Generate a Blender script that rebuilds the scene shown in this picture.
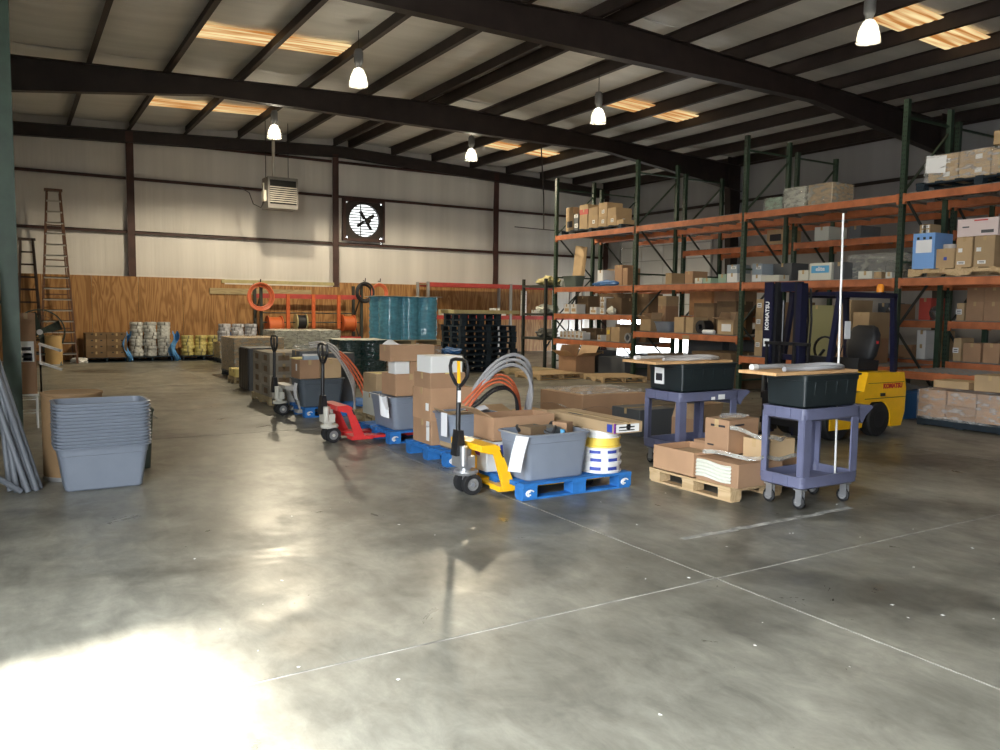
import bpy, bmesh, math, random
from mathutils import Vector, Matrix
random.seed(7)
PI = math.pi
scene = bpy.context.scene
COL = scene.collection
for o in list(bpy.data.objects):
    bpy.data.objects.remove(o)

# ------------------------------------------------------------------ camera
cam_data = bpy.data.cameras.new('camera')
cam = bpy.data.objects.new('camera', cam_data)
COL.objects.link(cam)
cam_data.sensor_width = 36.0
cam_data.lens = 28.98
cam_data.clip_end = 300
R_ = Vector((0.85504091, -0.51839402, 0.01314086)).normalized()
F_ = Vector((0.51760244, 0.85164732, -0.08236844)).normalized()
F_ = (F_ - R_ * F_.dot(R_)).normalized()
U_ = R_.cross(F_)
cam.matrix_world = Matrix(((R_.x, U_.x, -F_.x, 0.0), (R_.y, U_.y, -F_.y, 0.0), (R_.z, U_.z, -F_.z, 1.6), (0, 0, 0, 1)))
scene.camera = cam

# ------------------------------------------------------------------ world, sun, exposure
world = bpy.data.worlds.new('World')
scene.world = world
world.use_nodes = True
bg = world.node_tree.nodes['Background']
bg.inputs[0].default_value = (0.90, 0.955, 1.0, 1)
bg.inputs[1].default_value = 27.0
sun_d = bpy.data.lights.new('sun', 'SUN')
sun_d.energy = 55.0
sun_d.angle = math.radians(6.0)
sun_d.color = (1.0, 0.96, 0.90)
sun = bpy.data.objects.new('sun', sun_d)
COL.objects.link(sun)
sd = Vector((0.54, 0.08, -0.90))
sun.rotation_euler = sd.to_track_quat('-Z', 'Y').to_euler()
sun.location = (-8, 2, 12)
LAMP_W = 500.0
SKYLIGHT_E = 1.5
scene.view_settings.view_transform = 'Standard'
scene.view_settings.look = 'None'
scene.view_settings.gamma = 1.0
scene.view_settings.use_curve_mapping = False
scene.view_settings.exposure = -0.50


def portal(name, loc, rot, sx, sz):
    d = bpy.data.lights.new(name, 'AREA')
    d.shape = 'RECTANGLE'
    d.size, d.size_y = sx, sz
    d.cycles.is_portal = True
    o = bpy.data.objects.new(name, d)
    COL.objects.link(o)
    o.location = loc
    o.rotation_euler = rot


DOOR_Y0, DOOR_Y1, DOOR_H, FRONT_Y, LEFT_X = -1.4, 3.75, 4.3, -2.6, -1.75
portal('loading_door_portal', (LEFT_X - 0.1, (DOOR_Y0 + DOOR_Y1) / 2, DOOR_H / 2), (PI / 2, 0, -PI / 2), DOOR_Y1 - DOOR_Y0, DOOR_H)
portal('side_door_portal', (20.45, 22.1, 0.65), (PI / 2, 0, PI / 2), 4.6, 1.3)

# ------------------------------------------------------------------ materials
MATS = {}


def mat(name, col, rough=0.6, metal=0.0, vary=0.0, noise=0.0, nscale=8.0, bump=0.0, bscale=30.0, stretch=(1, 1, 1), spec=0.5):
    """plain procedural material: colour with optional noise mottling, per-object variation and fine bump"""
    m = bpy.data.materials.new(name)
    m.use_nodes = True
    nt = m.node_tree
    N, L = nt.nodes, nt.links
    b = N['Principled BSDF']
    b.inputs['Roughness'].default_value = rough
    b.inputs['Metallic'].default_value = metal
    b.inputs['Specular IOR Level'].default_value = spec
    b.inputs['Base Color'].default_value = (*col, 1)
    tc = N.new('ShaderNodeTexCoord')
    mp = N.new('ShaderNodeMapping')
    mp.inputs['Scale'].default_value = stretch
    L.new(tc.outputs['Object'], mp.inputs['Vector'])
    cur = None
    if noise > 0:
        nz = N.new('ShaderNodeTexNoise')
        nz.inputs['Scale'].default_value = nscale
        nz.inputs['Detail'].default_value = 5
        L.new(mp.outputs[0], nz.inputs['Vector'])
        rmp = N.new('ShaderNodeMapRange')
        rmp.inputs[1].default_value = 0.3
        rmp.inputs[2].default_value = 0.7
        rmp.inputs[3].default_value = 1 - noise
        rmp.inputs[4].default_value = 1 + noise
        L.new(nz.outputs[0], rmp.inputs[0])
        cur = rmp.outputs[0]
    if vary > 0:
        oi = N.new('ShaderNodeObjectInfo')
        r2 = N.new('ShaderNodeMapRange')
        r2.inputs[3].default_value = 1 - vary
        r2.inputs[4].default_value = 1 + vary
        L.new(oi.outputs['Random'], r2.inputs[0])
        if cur is None:
            cur = r2.outputs[0]
        else:
            mu = N.new('ShaderNodeMath')
            mu.operation = 'MULTIPLY'
            L.new(cur, mu.inputs[0])
            L.new(r2.outputs[0], mu.inputs[1])
            cur = mu.outputs[0]
    if cur is not None:
        vm = N.new('ShaderNodeVectorMath')
        vm.operation = 'SCALE'
        vm.inputs[0].default_value = col
        L.new(cur, vm.inputs['Scale'])
        L.new(vm.outputs[0], b.inputs['Base Color'])
    if bump > 0:
        n2 = N.new('ShaderNodeTexNoise')
        n2.inputs['Scale'].default_value = bscale
        n2.inputs['Detail'].default_value = 3
        L.new(mp.outputs[0], n2.inputs['Vector'])
        bp = N.new('ShaderNodeBump')
        bp.inputs['Strength'].default_value = bump
        bp.inputs['Distance'].default_value = 0.02
        L.new(n2.outputs[0], bp.inputs['Height'])
        L.new(bp.outputs[0], b.inputs['Normal'])
    MATS[name] = m
    return m


def emis(name, col, s):
    m = bpy.data.materials.new(name)
    m.use_nodes = True
    nt = m.node_tree
    nt.nodes.remove(nt.nodes['Principled BSDF'])
    e = nt.nodes.new('ShaderNodeEmission')
    e.inputs[0].default_value = (*col, 1)
    e.inputs[1].default_value = s
    nt.links.new(e.outputs[0], nt.nodes['Material Output'].inputs[0])
    MATS[name] = m
    return m


def film_mat(name, col, alpha, rough=0.12, bump=0.9):
    """stretch film: partly clear, glossy, with a wrinkled surface"""
    m = mat(name, col, rough, bump=bump, bscale=7.0, stretch=(1.2, 1.2, 3.0))
    b = m.node_tree.nodes['Principled BSDF']
    nz = m.node_tree.nodes.new('ShaderNodeTexNoise')
    nz.inputs['Scale'].default_value = 6
    nz.inputs['Detail'].default_value = 4
    mp = [n for n in m.node_tree.nodes if n.type == 'MAPPING'][0]
    m.node_tree.links.new(mp.outputs[0], nz.inputs['Vector'])
    mr = m.node_tree.nodes.new('ShaderNodeMapRange')
    mr.inputs[1].default_value = 0.35
    mr.inputs[2].default_value = 0.7
    mr.inputs[3].default_value = max(0, alpha - 0.15)
    mr.inputs[4].default_value = min(1, alpha + 0.25)
    m.node_tree.links.new(nz.outputs[0], mr.inputs[0])
    m.node_tree.links.new(mr.outputs[0], b.inputs['Alpha'])
    return m


def wood_mat(name, c1, c2, rough=0.7, scale=3.0, axis='X'):
    m = bpy.data.materials.new(name)
    m.use_nodes = True
    N, L = m.node_tree.nodes, m.node_tree.links
    b = N['Principled BSDF']
    b.inputs['Roughness'].default_value = rough
    tc = N.new('ShaderNodeTexCoord')
    mp = N.new('ShaderNodeMapping')
    s = {'X': (0.25, 3, 3), 'Y': (3, 0.25, 3), 'Z': (2.2, 2.2, 0.28)}[axis]
    mp.inputs['Scale'].default_value = s
    oi = N.new('ShaderNodeObjectInfo')
    ad = N.new('ShaderNodeVectorMath')
    mv = N.new('ShaderNodeMath')
    mv.operation = 'MULTIPLY'
    mv.inputs[1].default_value = 17.0
    L.new(oi.outputs['Random'], mv.inputs[0])
    L.new(tc.outputs['Object'], ad.inputs[0])
    L.new(mv.outputs[0], ad.inputs[1])
    L.new(ad.outputs[0], mp.inputs['Vector'])
    nz = N.new('ShaderNodeTexNoise')
    nz.inputs['Scale'].default_value = scale
    nz.inputs['Detail'].default_value = 2
    nz.inputs['Distortion'].default_value = 0.6
    L.new(mp.outputs[0], nz.inputs['Vector'])
    sn = N.new('ShaderNodeMath')
    sn.operation = 'MULTIPLY'
    sn.inputs[1].default_value = 42.0
    L.new(nz.outputs[0], sn.inputs[0])
    si = N.new('ShaderNodeMath')
    si.operation = 'SINE'
    L.new(sn.outputs[0], si.inputs[0])
    mr = N.new('ShaderNodeMapRange')
    mr.inputs[1].default_value = -1
    L.new(si.outputs[0], mr.inputs[0])
    mx = N.new('ShaderNodeMix')
    mx.data_type = 'RGBA'
    mx.inputs[6].default_value = (*c1, 1)
    mx.inputs[7].default_value = (*c2, 1)
    L.new(mr.outputs[0], mx.inputs[0])
    L.new(mx.outputs[2], b.inputs['Base Color'])
    MATS[name] = m
    return m


def vinyl_mat(name, col, seam_axis, wr, bstr=0.5):
    """reinforced white vinyl facing of wall/roof insulation: sagging pleats plus faint dirt"""
    m = mat(name, col, 0.45, noise=0.10, nscale=0.8, bump=bstr * 1.6, bscale=2.2, stretch=wr)
    return m


def concrete_mat():
    m = bpy.data.materials.new('polished_concrete')
    m.use_nodes = True
    N, L = m.node_tree.nodes, m.node_tree.links
    b = N['Principled BSDF']
    geo = N.new('ShaderNodeNewGeometry')

    def nz(scale, detail, rough=0.55, dist=0.0, sc=(1, 1, 1)):
        mp = N.new('ShaderNodeMapping')
        mp.inputs['Scale'].default_value = sc
        L.new(geo.outputs['Position'], mp.inputs['Vector'])
        n = N.new('ShaderNodeTexNoise')
        n.inputs['Scale'].default_value = scale
        n.inputs['Detail'].default_value = detail
        n.inputs['Roughness'].default_value = rough
        n.inputs['Distortion'].default_value = dist
        L.new(mp.outputs[0], n.inputs['Vector'])
        return n.outputs[0]

    def ramp(src, a, bb, lo, hi):
        r = N.new('ShaderNodeMapRange')
        r.inputs[1].default_value = a
        r.inputs[2].default_value = bb
        r.inputs[3].default_value = lo
        r.inputs[4].default_value = hi
        L.new(src, r.inputs[0])
        return r.outputs[0]

    def mul(a, c):
        x = N.new('ShaderNodeMath')
        x.operation = 'MULTIPLY'
        L.new(a, x.inputs[0])
        L.new(c, x.inputs[1])
        return x.outputs[0]
    big = ramp(nz(0.35, 3, dist=0.4), 0.32, 0.68, 0.70, 1.15)
    mid = ramp(nz(1.3, 8, 0.66, 0.4), 0.30, 0.70, 0.66, 1.25)
    sml = ramp(nz(6, 9, 0.72, 0.4, (1, .5, 1)), 0.3, 0.7, 0.66, 1.3)
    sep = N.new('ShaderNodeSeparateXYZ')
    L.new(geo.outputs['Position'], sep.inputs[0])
    zone = mul(ramp(sep.outputs[0], 2.9, 4.2, 0.0, 1.0), ramp(sep.outputs[1], 3.6, 4.6, 0.0, 1.0))  # widens the dark patches towards the right and back of the floor
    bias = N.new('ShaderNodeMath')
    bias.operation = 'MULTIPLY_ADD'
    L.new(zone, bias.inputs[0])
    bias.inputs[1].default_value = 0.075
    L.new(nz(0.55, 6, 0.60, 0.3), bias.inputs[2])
    dark_patch = ramp(bias.outputs[0], 0.52, 0.62, 1.0, 0.50)
    f = mul(mul(big, mid), mul(sml, dark_patch))
    vm = N.new('ShaderNodeVectorMath')
    vm.operation = 'SCALE'
    vm.inputs[0].default_value = (0.252, 0.244, 0.202)
    L.new(f, vm.inputs['Scale'])
    L.new(vm.outputs[0], b.inputs['Base Color'])
    ro = ramp(nz(2.3, 6, 0.65, 0.6), 0.3, 0.7, 0.26, 0.48)
    L.new(ro, b.inputs['Roughness'])
    b.inputs['Specular IOR Level'].default_value = 0.5
    bp = N.new('ShaderNodeBump')
    bp.inputs['Strength'].default_value = 0.05
    bp.inputs['Distance'].default_value = 0.01
    L.new(nz(5, 6), bp.inputs['Height'])
    L.new(bp.outputs[0], b.inputs['Normal'])
    MATS['concrete'] = m


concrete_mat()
mat('joint', (0.40, 0.385, 0.35), 0.9, noise=0.55, nscale=5)
mat('asphalt', (0.34, 0.33, 0.31), 0.9, noise=0.2)
vinyl_mat('vinyl_wall', (0.74, 0.71, 0.67), 'Z', (2.4, 2.4, 0.12), 0.45)
vinyl_mat('vinyl_roof', (0.74, 0.73, 0.69), 'X', (0.5, 3.2, 1.0), 0.7)
mat('wall_grey', (0.36, 0.36, 0.37), 0.6, noise=0.08, nscale=0.7, bump=0.3, bscale=2, stretch=(2.5, 2.5, .12))
mat('primer', (0.030, 0.020, 0.018), 0.55, noise=0.3, nscale=3)
mat('primer_red', (0.060, 0.024, 0.020), 0.55, noise=0.3, nscale=3)
mat('rack_green', (0.024, 0.050, 0.030), 0.5, noise=0.25, nscale=9, vary=0.15)
mat('rack_dark', (0.030, 0.036, 0.032), 0.5)
mat('beam_orange', (0.44, 0.14, 0.055), 0.5, noise=0.25, nscale=5, vary=0.1)
mat('beam_red', (0.42, 0.055, 0.045), 0.5, noise=0.2, nscale=5)
mat('bright_orange', (0.55, 0.11, 0.03), 0.5, noise=0.15)
mat('galv', (0.42, 0.42, 0.42), 0.45, metal=0.6)
mat('wire', (0.30, 0.29, 0.27), 0.5, metal=0.4)
mat('card', (0.40, 0.238, 0.135), 0.8, vary=0.16, noise=0.10, nscale=3)
mat('card_tan', (0.45, 0.315, 0.175), 0.8, vary=0.14, noise=0.10, nscale=3)
mat('card_dark', (0.18, 0.115, 0.062), 0.85, vary=0.25, noise=0.15, nscale=3)
mat('card_inside', (0.50, 0.34, 0.20), 0.85, noise=0.08)
mat('card_white', (0.74, 0.74, 0.72), 0.6, vary=0.08)
mat('card_pale', (0.60, 0.60, 0.52), 0.6, vary=0.1)
mat('card_worn', (0.30, 0.26, 0.20), 0.8, vary=0.2, noise=0.2, nscale=4)
mat('card_pink', (0.72, 0.60, 0.58), 0.6)
mat('card_green', (0.30, 0.42, 0.32), 0.7, vary=0.15)
mat('card_olive', (0.24, 0.23, 0.11), 0.4, bump=0.5, bscale=6)
mat('card_slate', (0.09, 0.095, 0.10), 0.6, vary=0.2)
mat('card_bluegrey', (0.30, 0.36, 0.42), 0.35, vary=0.15)
mat('card_red', (0.50, 0.07, 0.05), 0.6)
mat('card_orange', (0.60, 0.30, 0.13), 0.75, noise=0.1)
mat('card_blue', (0.20, 0.40, 0.78), 0.5)
mat('card_yellow', (0.72, 0.60, 0.22), 0.7)
mat('tape', (0.50, 0.36, 0.19), 0.25)
mat('paper', (0.85, 0.86, 0.88), 0.6)
mat('sticker', (0.82, 0.82, 0.80), 0.5)
mat('ink', (0.02, 0.02, 0.025), 0.6)
mat('ink_blue', (0.03, 0.06, 0.35), 0.5)
mat('ink_purple', (0.25, 0.05, 0.35), 0.5)
mat('ink_red', (0.55, 0.03, 0.03), 0.5)
mat('sky_blue_print', (0.10, 0.38, 0.65), 0.5)
mat('tote_grey', (0.215, 0.245, 0.30), 0.42, noise=0.06, nscale=4)
mat('tote_dark', (0.085, 0.105, 0.125), 0.45, noise=0.1, nscale=4)
mat('tote_black', (0.012, 0.018, 0.020), 0.40, noise=0.2, nscale=5)
mat('cart_plastic', (0.125, 0.133, 0.215), 0.45, noise=0.08, nscale=6)
mat('rubber', (0.012, 0.012, 0.013), 0.7)
mat('rubber_grey', (0.20, 0.20, 0.20), 0.6)
mat('steel_black', (0.012, 0.012, 0.014), 0.4)
mat('zinc', (0.50, 0.51, 0.53), 0.32, metal=0.75)
mat('cast_cream', (0.62, 0.60, 0.52), 0.4)
mat('jack_yellow', (0.95, 0.50, 0.012), 0.35, noise=0.06)
mat('jack_red', (0.72, 0.045, 0.045), 0.35, noise=0.06)
mat('jack_grey', (0.44, 0.42, 0.38), 0.45, noise=0.1)
mat('lift_yellow', (0.95, 0.51, 0.010), 0.35, noise=0.06)
mat('navy', (0.007, 0.008, 0.030), 0.35)
mat('seat_black', (0.012, 0.012, 0.014), 0.6)
mat('amber', (0.85, 0.28, 0.02), 0.25)
mat('pallet_blue', (0.02, 0.155, 0.46), 0.7, noise=0.25, nscale=7, vary=0.15)
mat('pallet_dark', (0.010, 0.022, 0.034), 0.8, noise=0.3, nscale=7, vary=0.2)
wood_mat('pallet_wood', (0.58, 0.42, 0.24), (0.48, 0.33, 0.17), 0.8, 3.0, 'X')
wood_mat('pallet_old', (0.44, 0.35, 0.20), (0.34, 0.26, 0.14), 0.85, 3.0, 'X')
wood_mat('plywood', (0.44, 0.235, 0.085), (0.27, 0.125, 0.036), 0.6, 2.0, 'Z')
wood_mat('board', (0.66, 0.40, 0.19), (0.56, 0.32, 0.14), 0.6, 3.0, 'X')
mat('lumber', (0.46, 0.40, 0.20), 0.7, noise=0.12)
mat('hose_grey', (0.36, 0.36, 0.37), 0.4)
mat('hose_orange', (0.62, 0.15, 0.065), 0.4)
mat('hose_white', (0.44, 0.42, 0.40), 0.4)
mat('pvc', (0.165, 0.180, 0.205), 0.45, vary=0.12)
mat('white_plastic', (0.78, 0.78, 0.76), 0.4)
mat('ladder_orange', (0.12, 0.055, 0.03), 0.5)
mat('aluminium', (0.58, 0.55, 0.50), 0.4, metal=0.3)
mat('ladder_dark', (0.05, 0.03, 0.025), 0.6)
mat('heater_grey', (0.20, 0.19, 0.18), 0.5, noise=0.1)
mat('black_gap', (0.008, 0.008, 0.008), 0.8)
mat('coil_white', (0.50, 0.51, 0.50), 0.45, vary=0.14, noise=0.35, nscale=16)
mat('coil_yellow', (0.55, 0.47, 0.17), 0.45, vary=0.14, noise=0.3, nscale=16)
mat('coil_silver', (0.42, 0.42, 0.45), 0.4, vary=0.14, noise=0.5, nscale=18)
mat('reel_white', (0.80, 0.80, 0.79), 0.4)
mat('reel_yellow', (0.85, 0.62, 0.10), 0.4)
mat('cable_orange', (0.58, 0.13, 0.03), 0.5, bump=0.5, bscale=60, stretch=(.2, 1, 1))
mat('cable_black', (0.015, 0.015, 0.018), 0.5)
mat('drum_fibre', (0.30, 0.185, 0.09), 0.7, noise=0.12, nscale=3)
mat('drum_tan', (0.50, 0.33, 0.14), 0.7, noise=0.12, nscale=3)
mat('bin_green', (0.10, 0.13, 0.115), 0.6)
mat('bin_blue', (0.04, 0.16, 0.42), 0.5, bump=0.5, bscale=7)
mat('cage_dark', (0.03, 0.045, 0.04), 0.5)
mat('junk', (0.12, 0.115, 0.10), 0.6, vary=0.5, noise=0.3)
mat('metal_shiny', (0.55, 0.55, 0.56), 0.22, metal=0.9)
mat('kraft', (0.40, 0.28, 0.16), 0.7, bump=0.8, bscale=8)
mat('tape_line', (0.38, 0.375, 0.35), 0.8, noise=0.5, nscale=9)
mat('door_white', (0.70, 0.70, 0.69), 0.5)
film_mat('film_clear', (0.80, 0.80, 0.78), 0.22)
film_mat('film_milky', (0.50, 0.50, 0.45), 0.34, 0.08, 0.5)
film_mat('film_blue', (0.11, 0.36, 0.50), 0.82, 0.07, 0.35)
film_mat('film_teal', (0.03, 0.07, 0.07), 0.85, 0.08, 0.4)
mat('blue_sheet', (0.10, 0.30, 0.62), 0.35, bump=0.8, bscale=8)
glass = mat('lamp_glass', (0.95, 0.93, 0.88), 0.08)
glass.node_tree.nodes['Principled BSDF'].inputs['Alpha'].default_value = 0.10
emis('bulb', (1.0, 0.90, 0.70), 80.0)


def louvre_mat():
    # thin shutter slats that let some daylight through
    m = bpy.data.materials.new('louvre_skin')
    m.use_nodes = True
    nt = m.node_tree
    nt.nodes.remove(nt.nodes['Principled BSDF'])
    t = nt.nodes.new('ShaderNodeBsdfTranslucent')
    t.inputs[0].default_value = (0.33, 0.33, 0.32, 1)
    nt.links.new(t.outputs[0], nt.nodes['Material Output'].inputs[0])
    MATS['louvre_skin'] = m


louvre_mat()


def skylight_mat():
    m = emis('skylight', (1.0, 0.62, 0.24), SKYLIGHT_E)
    N, L = m.node_tree.nodes, m.node_tree.links
    e = [n for n in N if n.type == 'EMISSION'][0]
    tc = N.new('ShaderNodeTexCoord')
    mp = N.new('ShaderNodeMapping')
    mp.inputs['Scale'].default_value = (0.35, 5.5, 1)
    L.new(tc.outputs['Object'], mp.inputs['Vector'])
    nz = N.new('ShaderNodeTexNoise')
    nz.inputs['Scale'].default_value = 1.6
    nz.inputs['Detail'].default_value = 3
    L.new(mp.outputs[0], nz.inputs['Vector'])
    cr = N.new('ShaderNodeValToRGB')
    cr.color_ramp.elements[0].position = 0.38
    cr.color_ramp.elements[0].color = (0.50, 0.20, 0.05, 1)
    cr.color_ramp.elements[1].position = 0.66
    cr.color_ramp.elements[1].color = (1.0, 0.78, 0.40, 1)
    L.new(nz.outputs[0], cr.inputs[0])
    L.new(cr.outputs[0], e.inputs[0])


skylight_mat()


# ------------------------------------------------------------------ mesh helpers
class MB:
    def __init__(s):
        s.v, s.f = [], []

    def add(s, vs, fs):
        n = len(s.v)
        s.v += [tuple(v) for v in vs]
        s.f += [tuple(i + n for i in f) for f in fs]
        return s

    def box(s, x0, x1, y0, y1, z0, z1):
        return s.add([(x0, y0, z0), (x1, y0, z0), (x1, y1, z0), (x0, y1, z0), (x0, y0, z1), (x1, y0, z1), (x1, y1, z1), (x0, y1, z1)],
                     [(0, 3, 2, 1), (4, 5, 6, 7), (0, 1, 5, 4), (1, 2, 6, 5), (2, 3, 7, 6), (3, 0, 4, 7)])

    def bar(s, p0, p1, w, h, up=(0, 0, 1)):
        p0, p1 = Vector(p0), Vector(p1)
        d = (p1 - p0).normalized()
        u = Vector(up)
        if abs(d.dot(u)) > 0.98:
            u = Vector((1, 0, 0))
        a = d.cross(u).normalized() * (w / 2)
        b = a.cross(d).normalized() * (h / 2)
        vs = [p0 - a - b, p0 + a - b, p0 + a + b, p0 - a + b, p1 - a - b, p1 + a - b, p1 + a + b, p1 - a + b]
        return s.add(vs, [(0, 3, 2, 1), (4, 5, 6, 7), (0, 1, 5, 4), (1, 2, 6, 5), (2, 3, 7, 6), (3, 0, 4, 7)])

    def loft(s, loops, cap0=True, cap1=True):
        n = len(loops[0])
        vs = [p for lp in loops for p in lp]
        fs = []
        for k in range(len(loops) - 1):
            for i in range(n):
                j = (i + 1) % n
                fs.append((k * n + i, k * n + j, (k + 1) * n + j, (k + 1) * n + i))
        if cap0:
            fs.append(tuple(reversed(range(n))))
        if cap1:
            fs.append(tuple((len(loops) - 1) * n + i for i in range(n)))
        return s.add(vs, fs)

    def cyl(s, p0, p1, r0, r1=None, n=12):
        return s.tube([p0, p1], r0, n, r1)

    def tube(s, pts, r, n=8, r1=None, closed=False):
        pts = [Vector(p) for p in pts]
        loops = []
        m = len(pts)
        prev = None
        for i, p in enumerate(pts):
            if closed:
                d = pts[(i + 1) % m] - pts[i - 1]
            else:
                d = pts[min(i + 1, m - 1)] - pts[max(i - 1, 0)]
            d.normalize()
            if prev is None:
                u = Vector((0, 0, 1)) if abs(d.z) < 0.9 else Vector((1, 0, 0))
                a = d.cross(u).normalized()
            else:
                a = (prev - d * prev.dot(d)).normalized()
            prev = a
            b = d.cross(a)
            rr = r if r1 is None else r + (r1 - r) * i / max(1, m - 1)
            loops.append([p + (a * math.cos(t) + b * math.sin(t)) * rr for t in [2 * PI * k / n for k in range(n)]])
        if closed:
            loops.append(loops[0])
            return s.loft(loops, False, False)
        return s.loft(loops)

    def lathe(s, prof, n=20, c=(0, 0, 0), axis='Z'):
        loops = []
        for r, z in prof:
            r = max(r, 1e-4)
            lp = []
            for k in range(n):
                t = 2 * PI * k / n
                a, b = r * math.cos(t), r * math.sin(t)
                if axis == 'Z':
                    lp.append((c[0] + a, c[1] + b, c[2] + z))
                elif axis == 'X':
                    lp.append((c[0] + z, c[1] + a, c[2] + b))
                else:
                    lp.append((c[0] + b, c[1] + z, c[2] + a))
            loops.append(lp)
        return s.loft(loops)

    def ring(s, prof, n=20, c=(0, 0, 0), axis='Z'):
        """closed profile revolved (a torus-like ring)"""
        loops = []
        for r, z in list(prof) + [prof[0]]:
            lp = []
            for k in range(n):
                t = 2 * PI * k / n
                a, b = r * math.cos(t), r * math.sin(t)
                lp.append({'Z': (c[0] + a, c[1] + b, c[2] + z), 'X': (c[0] + z, c[1] + a, c[2] + b), 'Y': (c[0] + b, c[1] + z, c[2] + a)}[axis])
            loops.append(lp)
        return s.loft(loops, False, False)

    def prism(s, poly, a0, a1, axis='Y'):
        if axis == 'Y':
            l0 = [(x, a0, z) for x, z in poly]
            l1 = [(x, a1, z) for x, z in poly]
        elif axis == 'X':
            l0 = [(a0, y, z) for y, z in poly]
            l1 = [(a1, y, z) for y, z in poly]
        else:
            l0 = [(x, y, a0) for x, y in poly]
            l1 = [(x, y, a1) for x, y in poly]
        return s.loft([l0, l1])

    def sheet(s, fn, nu, nv, th=0.004):
        """thin crumpled sheet with thickness: fn(u, v) -> point"""
        top = [[Vector(fn(i / nu, j / nv)) for i in range(nu + 1)] for j in range(nv + 1)]
        vs, fs = [], []
        W = nu + 1
        for row in top:
            vs += row
        nrm = (top[0][-1] - top[0][0]).cross(top[-1][0] - top[0][0])
        nrm = nrm.normalized() * th if nrm.length > 1e-9 else Vector((0, 0, th))
        K = len(vs)
        vs += [v - nrm for v in vs]
        for j in range(nv):
            for i in range(nu):
                a = j * W + i
                fs.append((a, a + 1, a + W + 1, a + W))
                fs.append((K + a, K + a + W, K + a + W + 1, K + a + 1))
        per = [i for i in range(W)] + [j * W + nu for j in range(1, nv + 1)] + [nv * W + i for i in range(nu - 1, -1, -1)] + [j * W for j in range(nv - 1, 0, -1)]
        for k in range(len(per)):
            a, b = per[k], per[(k + 1) % len(per)]
            fs.append((a, K + a, K + b, b))
        return s.add(vs, fs)

    def mesh(s, name, smooth=False):
        me = bpy.data.meshes.new(name)
        me.from_pydata([tuple(v) for v in s.v], [], s.f)
        bm = bmesh.new()
        bm.from_mesh(me)
        bmesh.ops.recalc_face_normals(bm, faces=bm.faces)
        bm.to_mesh(me)
        bm.free()
        if smooth:
            me.shade_smooth()
            me.set_sharp_from_angle(angle=math.radians(38))
        return me


def obj(name, mb, m, parent=None, loc=None, rz=0.0, smooth=False):
    me = mb.mesh(name, smooth) if isinstance(mb, MB) else mb
    if not me.materials:
        me.materials.append(MATS[m] if isinstance(m, str) else m)
    o = bpy.data.objects.new(name, me)
    COL.objects.link(o)
    if parent is not None:
        o.parent = parent
    if loc is not None:
        o.location = loc
    if rz:
        o.rotation_euler = (0, 0, rz)
    return o


def tag(o, label, cat, group=None):
    o['label'] = label
    o['category'] = cat
    if group:
        o['group'] = group
    return o


def thing(name, label, cat, loc=(0, 0, 0), rz=0.0, group=None):
    o = bpy.data.objects.new(name, None)
    o.empty_display_size = 0.1
    COL.objects.link(o)
    o.location = loc
    o.rotation_euler = (0, 0, rz)
    return tag(o, label, cat, group)


def struct(name, mb=None, m=None, smooth=False):
    if mb is None:
        o = bpy.data.objects.new(name, None)
        COL.objects.link(o)
    else:
        o = obj(name, mb, m, smooth=smooth)
    o['kind'] = 'structure'
    return o


def dup(root, loc=None, rz=None, label=None, parent=None):
    r = root.copy()
    COL.objects.link(r)
    r.parent = parent
    if loc is not None:
        r.location = loc
    if rz is not None:
        r.rotation_euler = (0, 0, rz)
    if label:
        r['label'] = label
    for ch in list(root.children):
        dup(ch, parent=r)
    return r


def B(x0, x1, y0, y1, z0, z1):
    return MB().box(x0, x1, y0, y1, z0, z1)


def cbox(w, d, h, bev=0.0):
    """box on its base centre, optionally with chamfered vertical edges"""
    if bev <= 0:
        return B(-w / 2, w / 2, -d / 2, d / 2, 0, h)
    x, y, c = w / 2, d / 2, bev
    p = [(-x + c, -y), (x - c, -y), (x, -y + c), (x, y - c), (x - c, y), (-x + c, y), (-x, y - c), (-x, -y + c)]
    return MB().prism(p, 0, h, 'Z')


def rrect(w, d, r, n=4, z=0.0):
    pts = []
    for cx, cy, a0 in ((w / 2 - r, d / 2 - r, 0), (-w / 2 + r, d / 2 - r, PI / 2), (-w / 2 + r, -d / 2 + r, PI), (w / 2 - r, -d / 2 + r, 1.5 * PI)):
        for k in range(n + 1):
            t = a0 + PI / 2 * k / n
            pts.append((cx + r * math.cos(t), cy + r * math.sin(t), z))
    return pts


def text_mesh(body, size, extrude=0.002, bold=0.0):
    c = bpy.data.curves.new('lettering', 'FONT')
    c.body = body
    c.size = size
    c.extrude = extrude
    c.offset = bold
    c.resolution_u = 2
    c.align_x = 'CENTER'
    c.align_y = 'CENTER'
    o = bpy.data.objects.new('lettering', c)
    COL.objects.link(o)
    dg = bpy.context.evaluated_depsgraph_get()
    dg.update()
    me = bpy.data.meshes.new_from_object(o.evaluated_get(dg))
    me.name = 'lettering'
    bpy.data.objects.remove(o)
    bpy.data.curves.remove(c)
    me.materials.clear()
    return me


def lettering(body, size, m, parent, origin, right, up, bold=0.0):
    me = text_mesh(body, size, 0.002, bold)
    o = obj('lettering', me, m, parent)
    r, u = Vector(right).normalized(), Vector(up).normalized()
    n = r.cross(u)
    o.matrix_local = Matrix(((r.x, u.x, n.x, origin[0]), (r.y, u.y, n.y, origin[1]), (r.z, u.z, n.z, origin[2]), (0, 0, 0, 1)))
    return o


ORD = ['bottom', 'second', 'third', 'fourth', 'fifth', 'sixth', 'seventh', 'eighth', 'ninth', 'tenth', 'eleventh', 'twelfth', 'thirteenth', 'fourteenth', 'fifteenth', 'sixteenth', 'seventeenth', 'eighteenth', 'nineteenth', 'twentieth']

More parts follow.
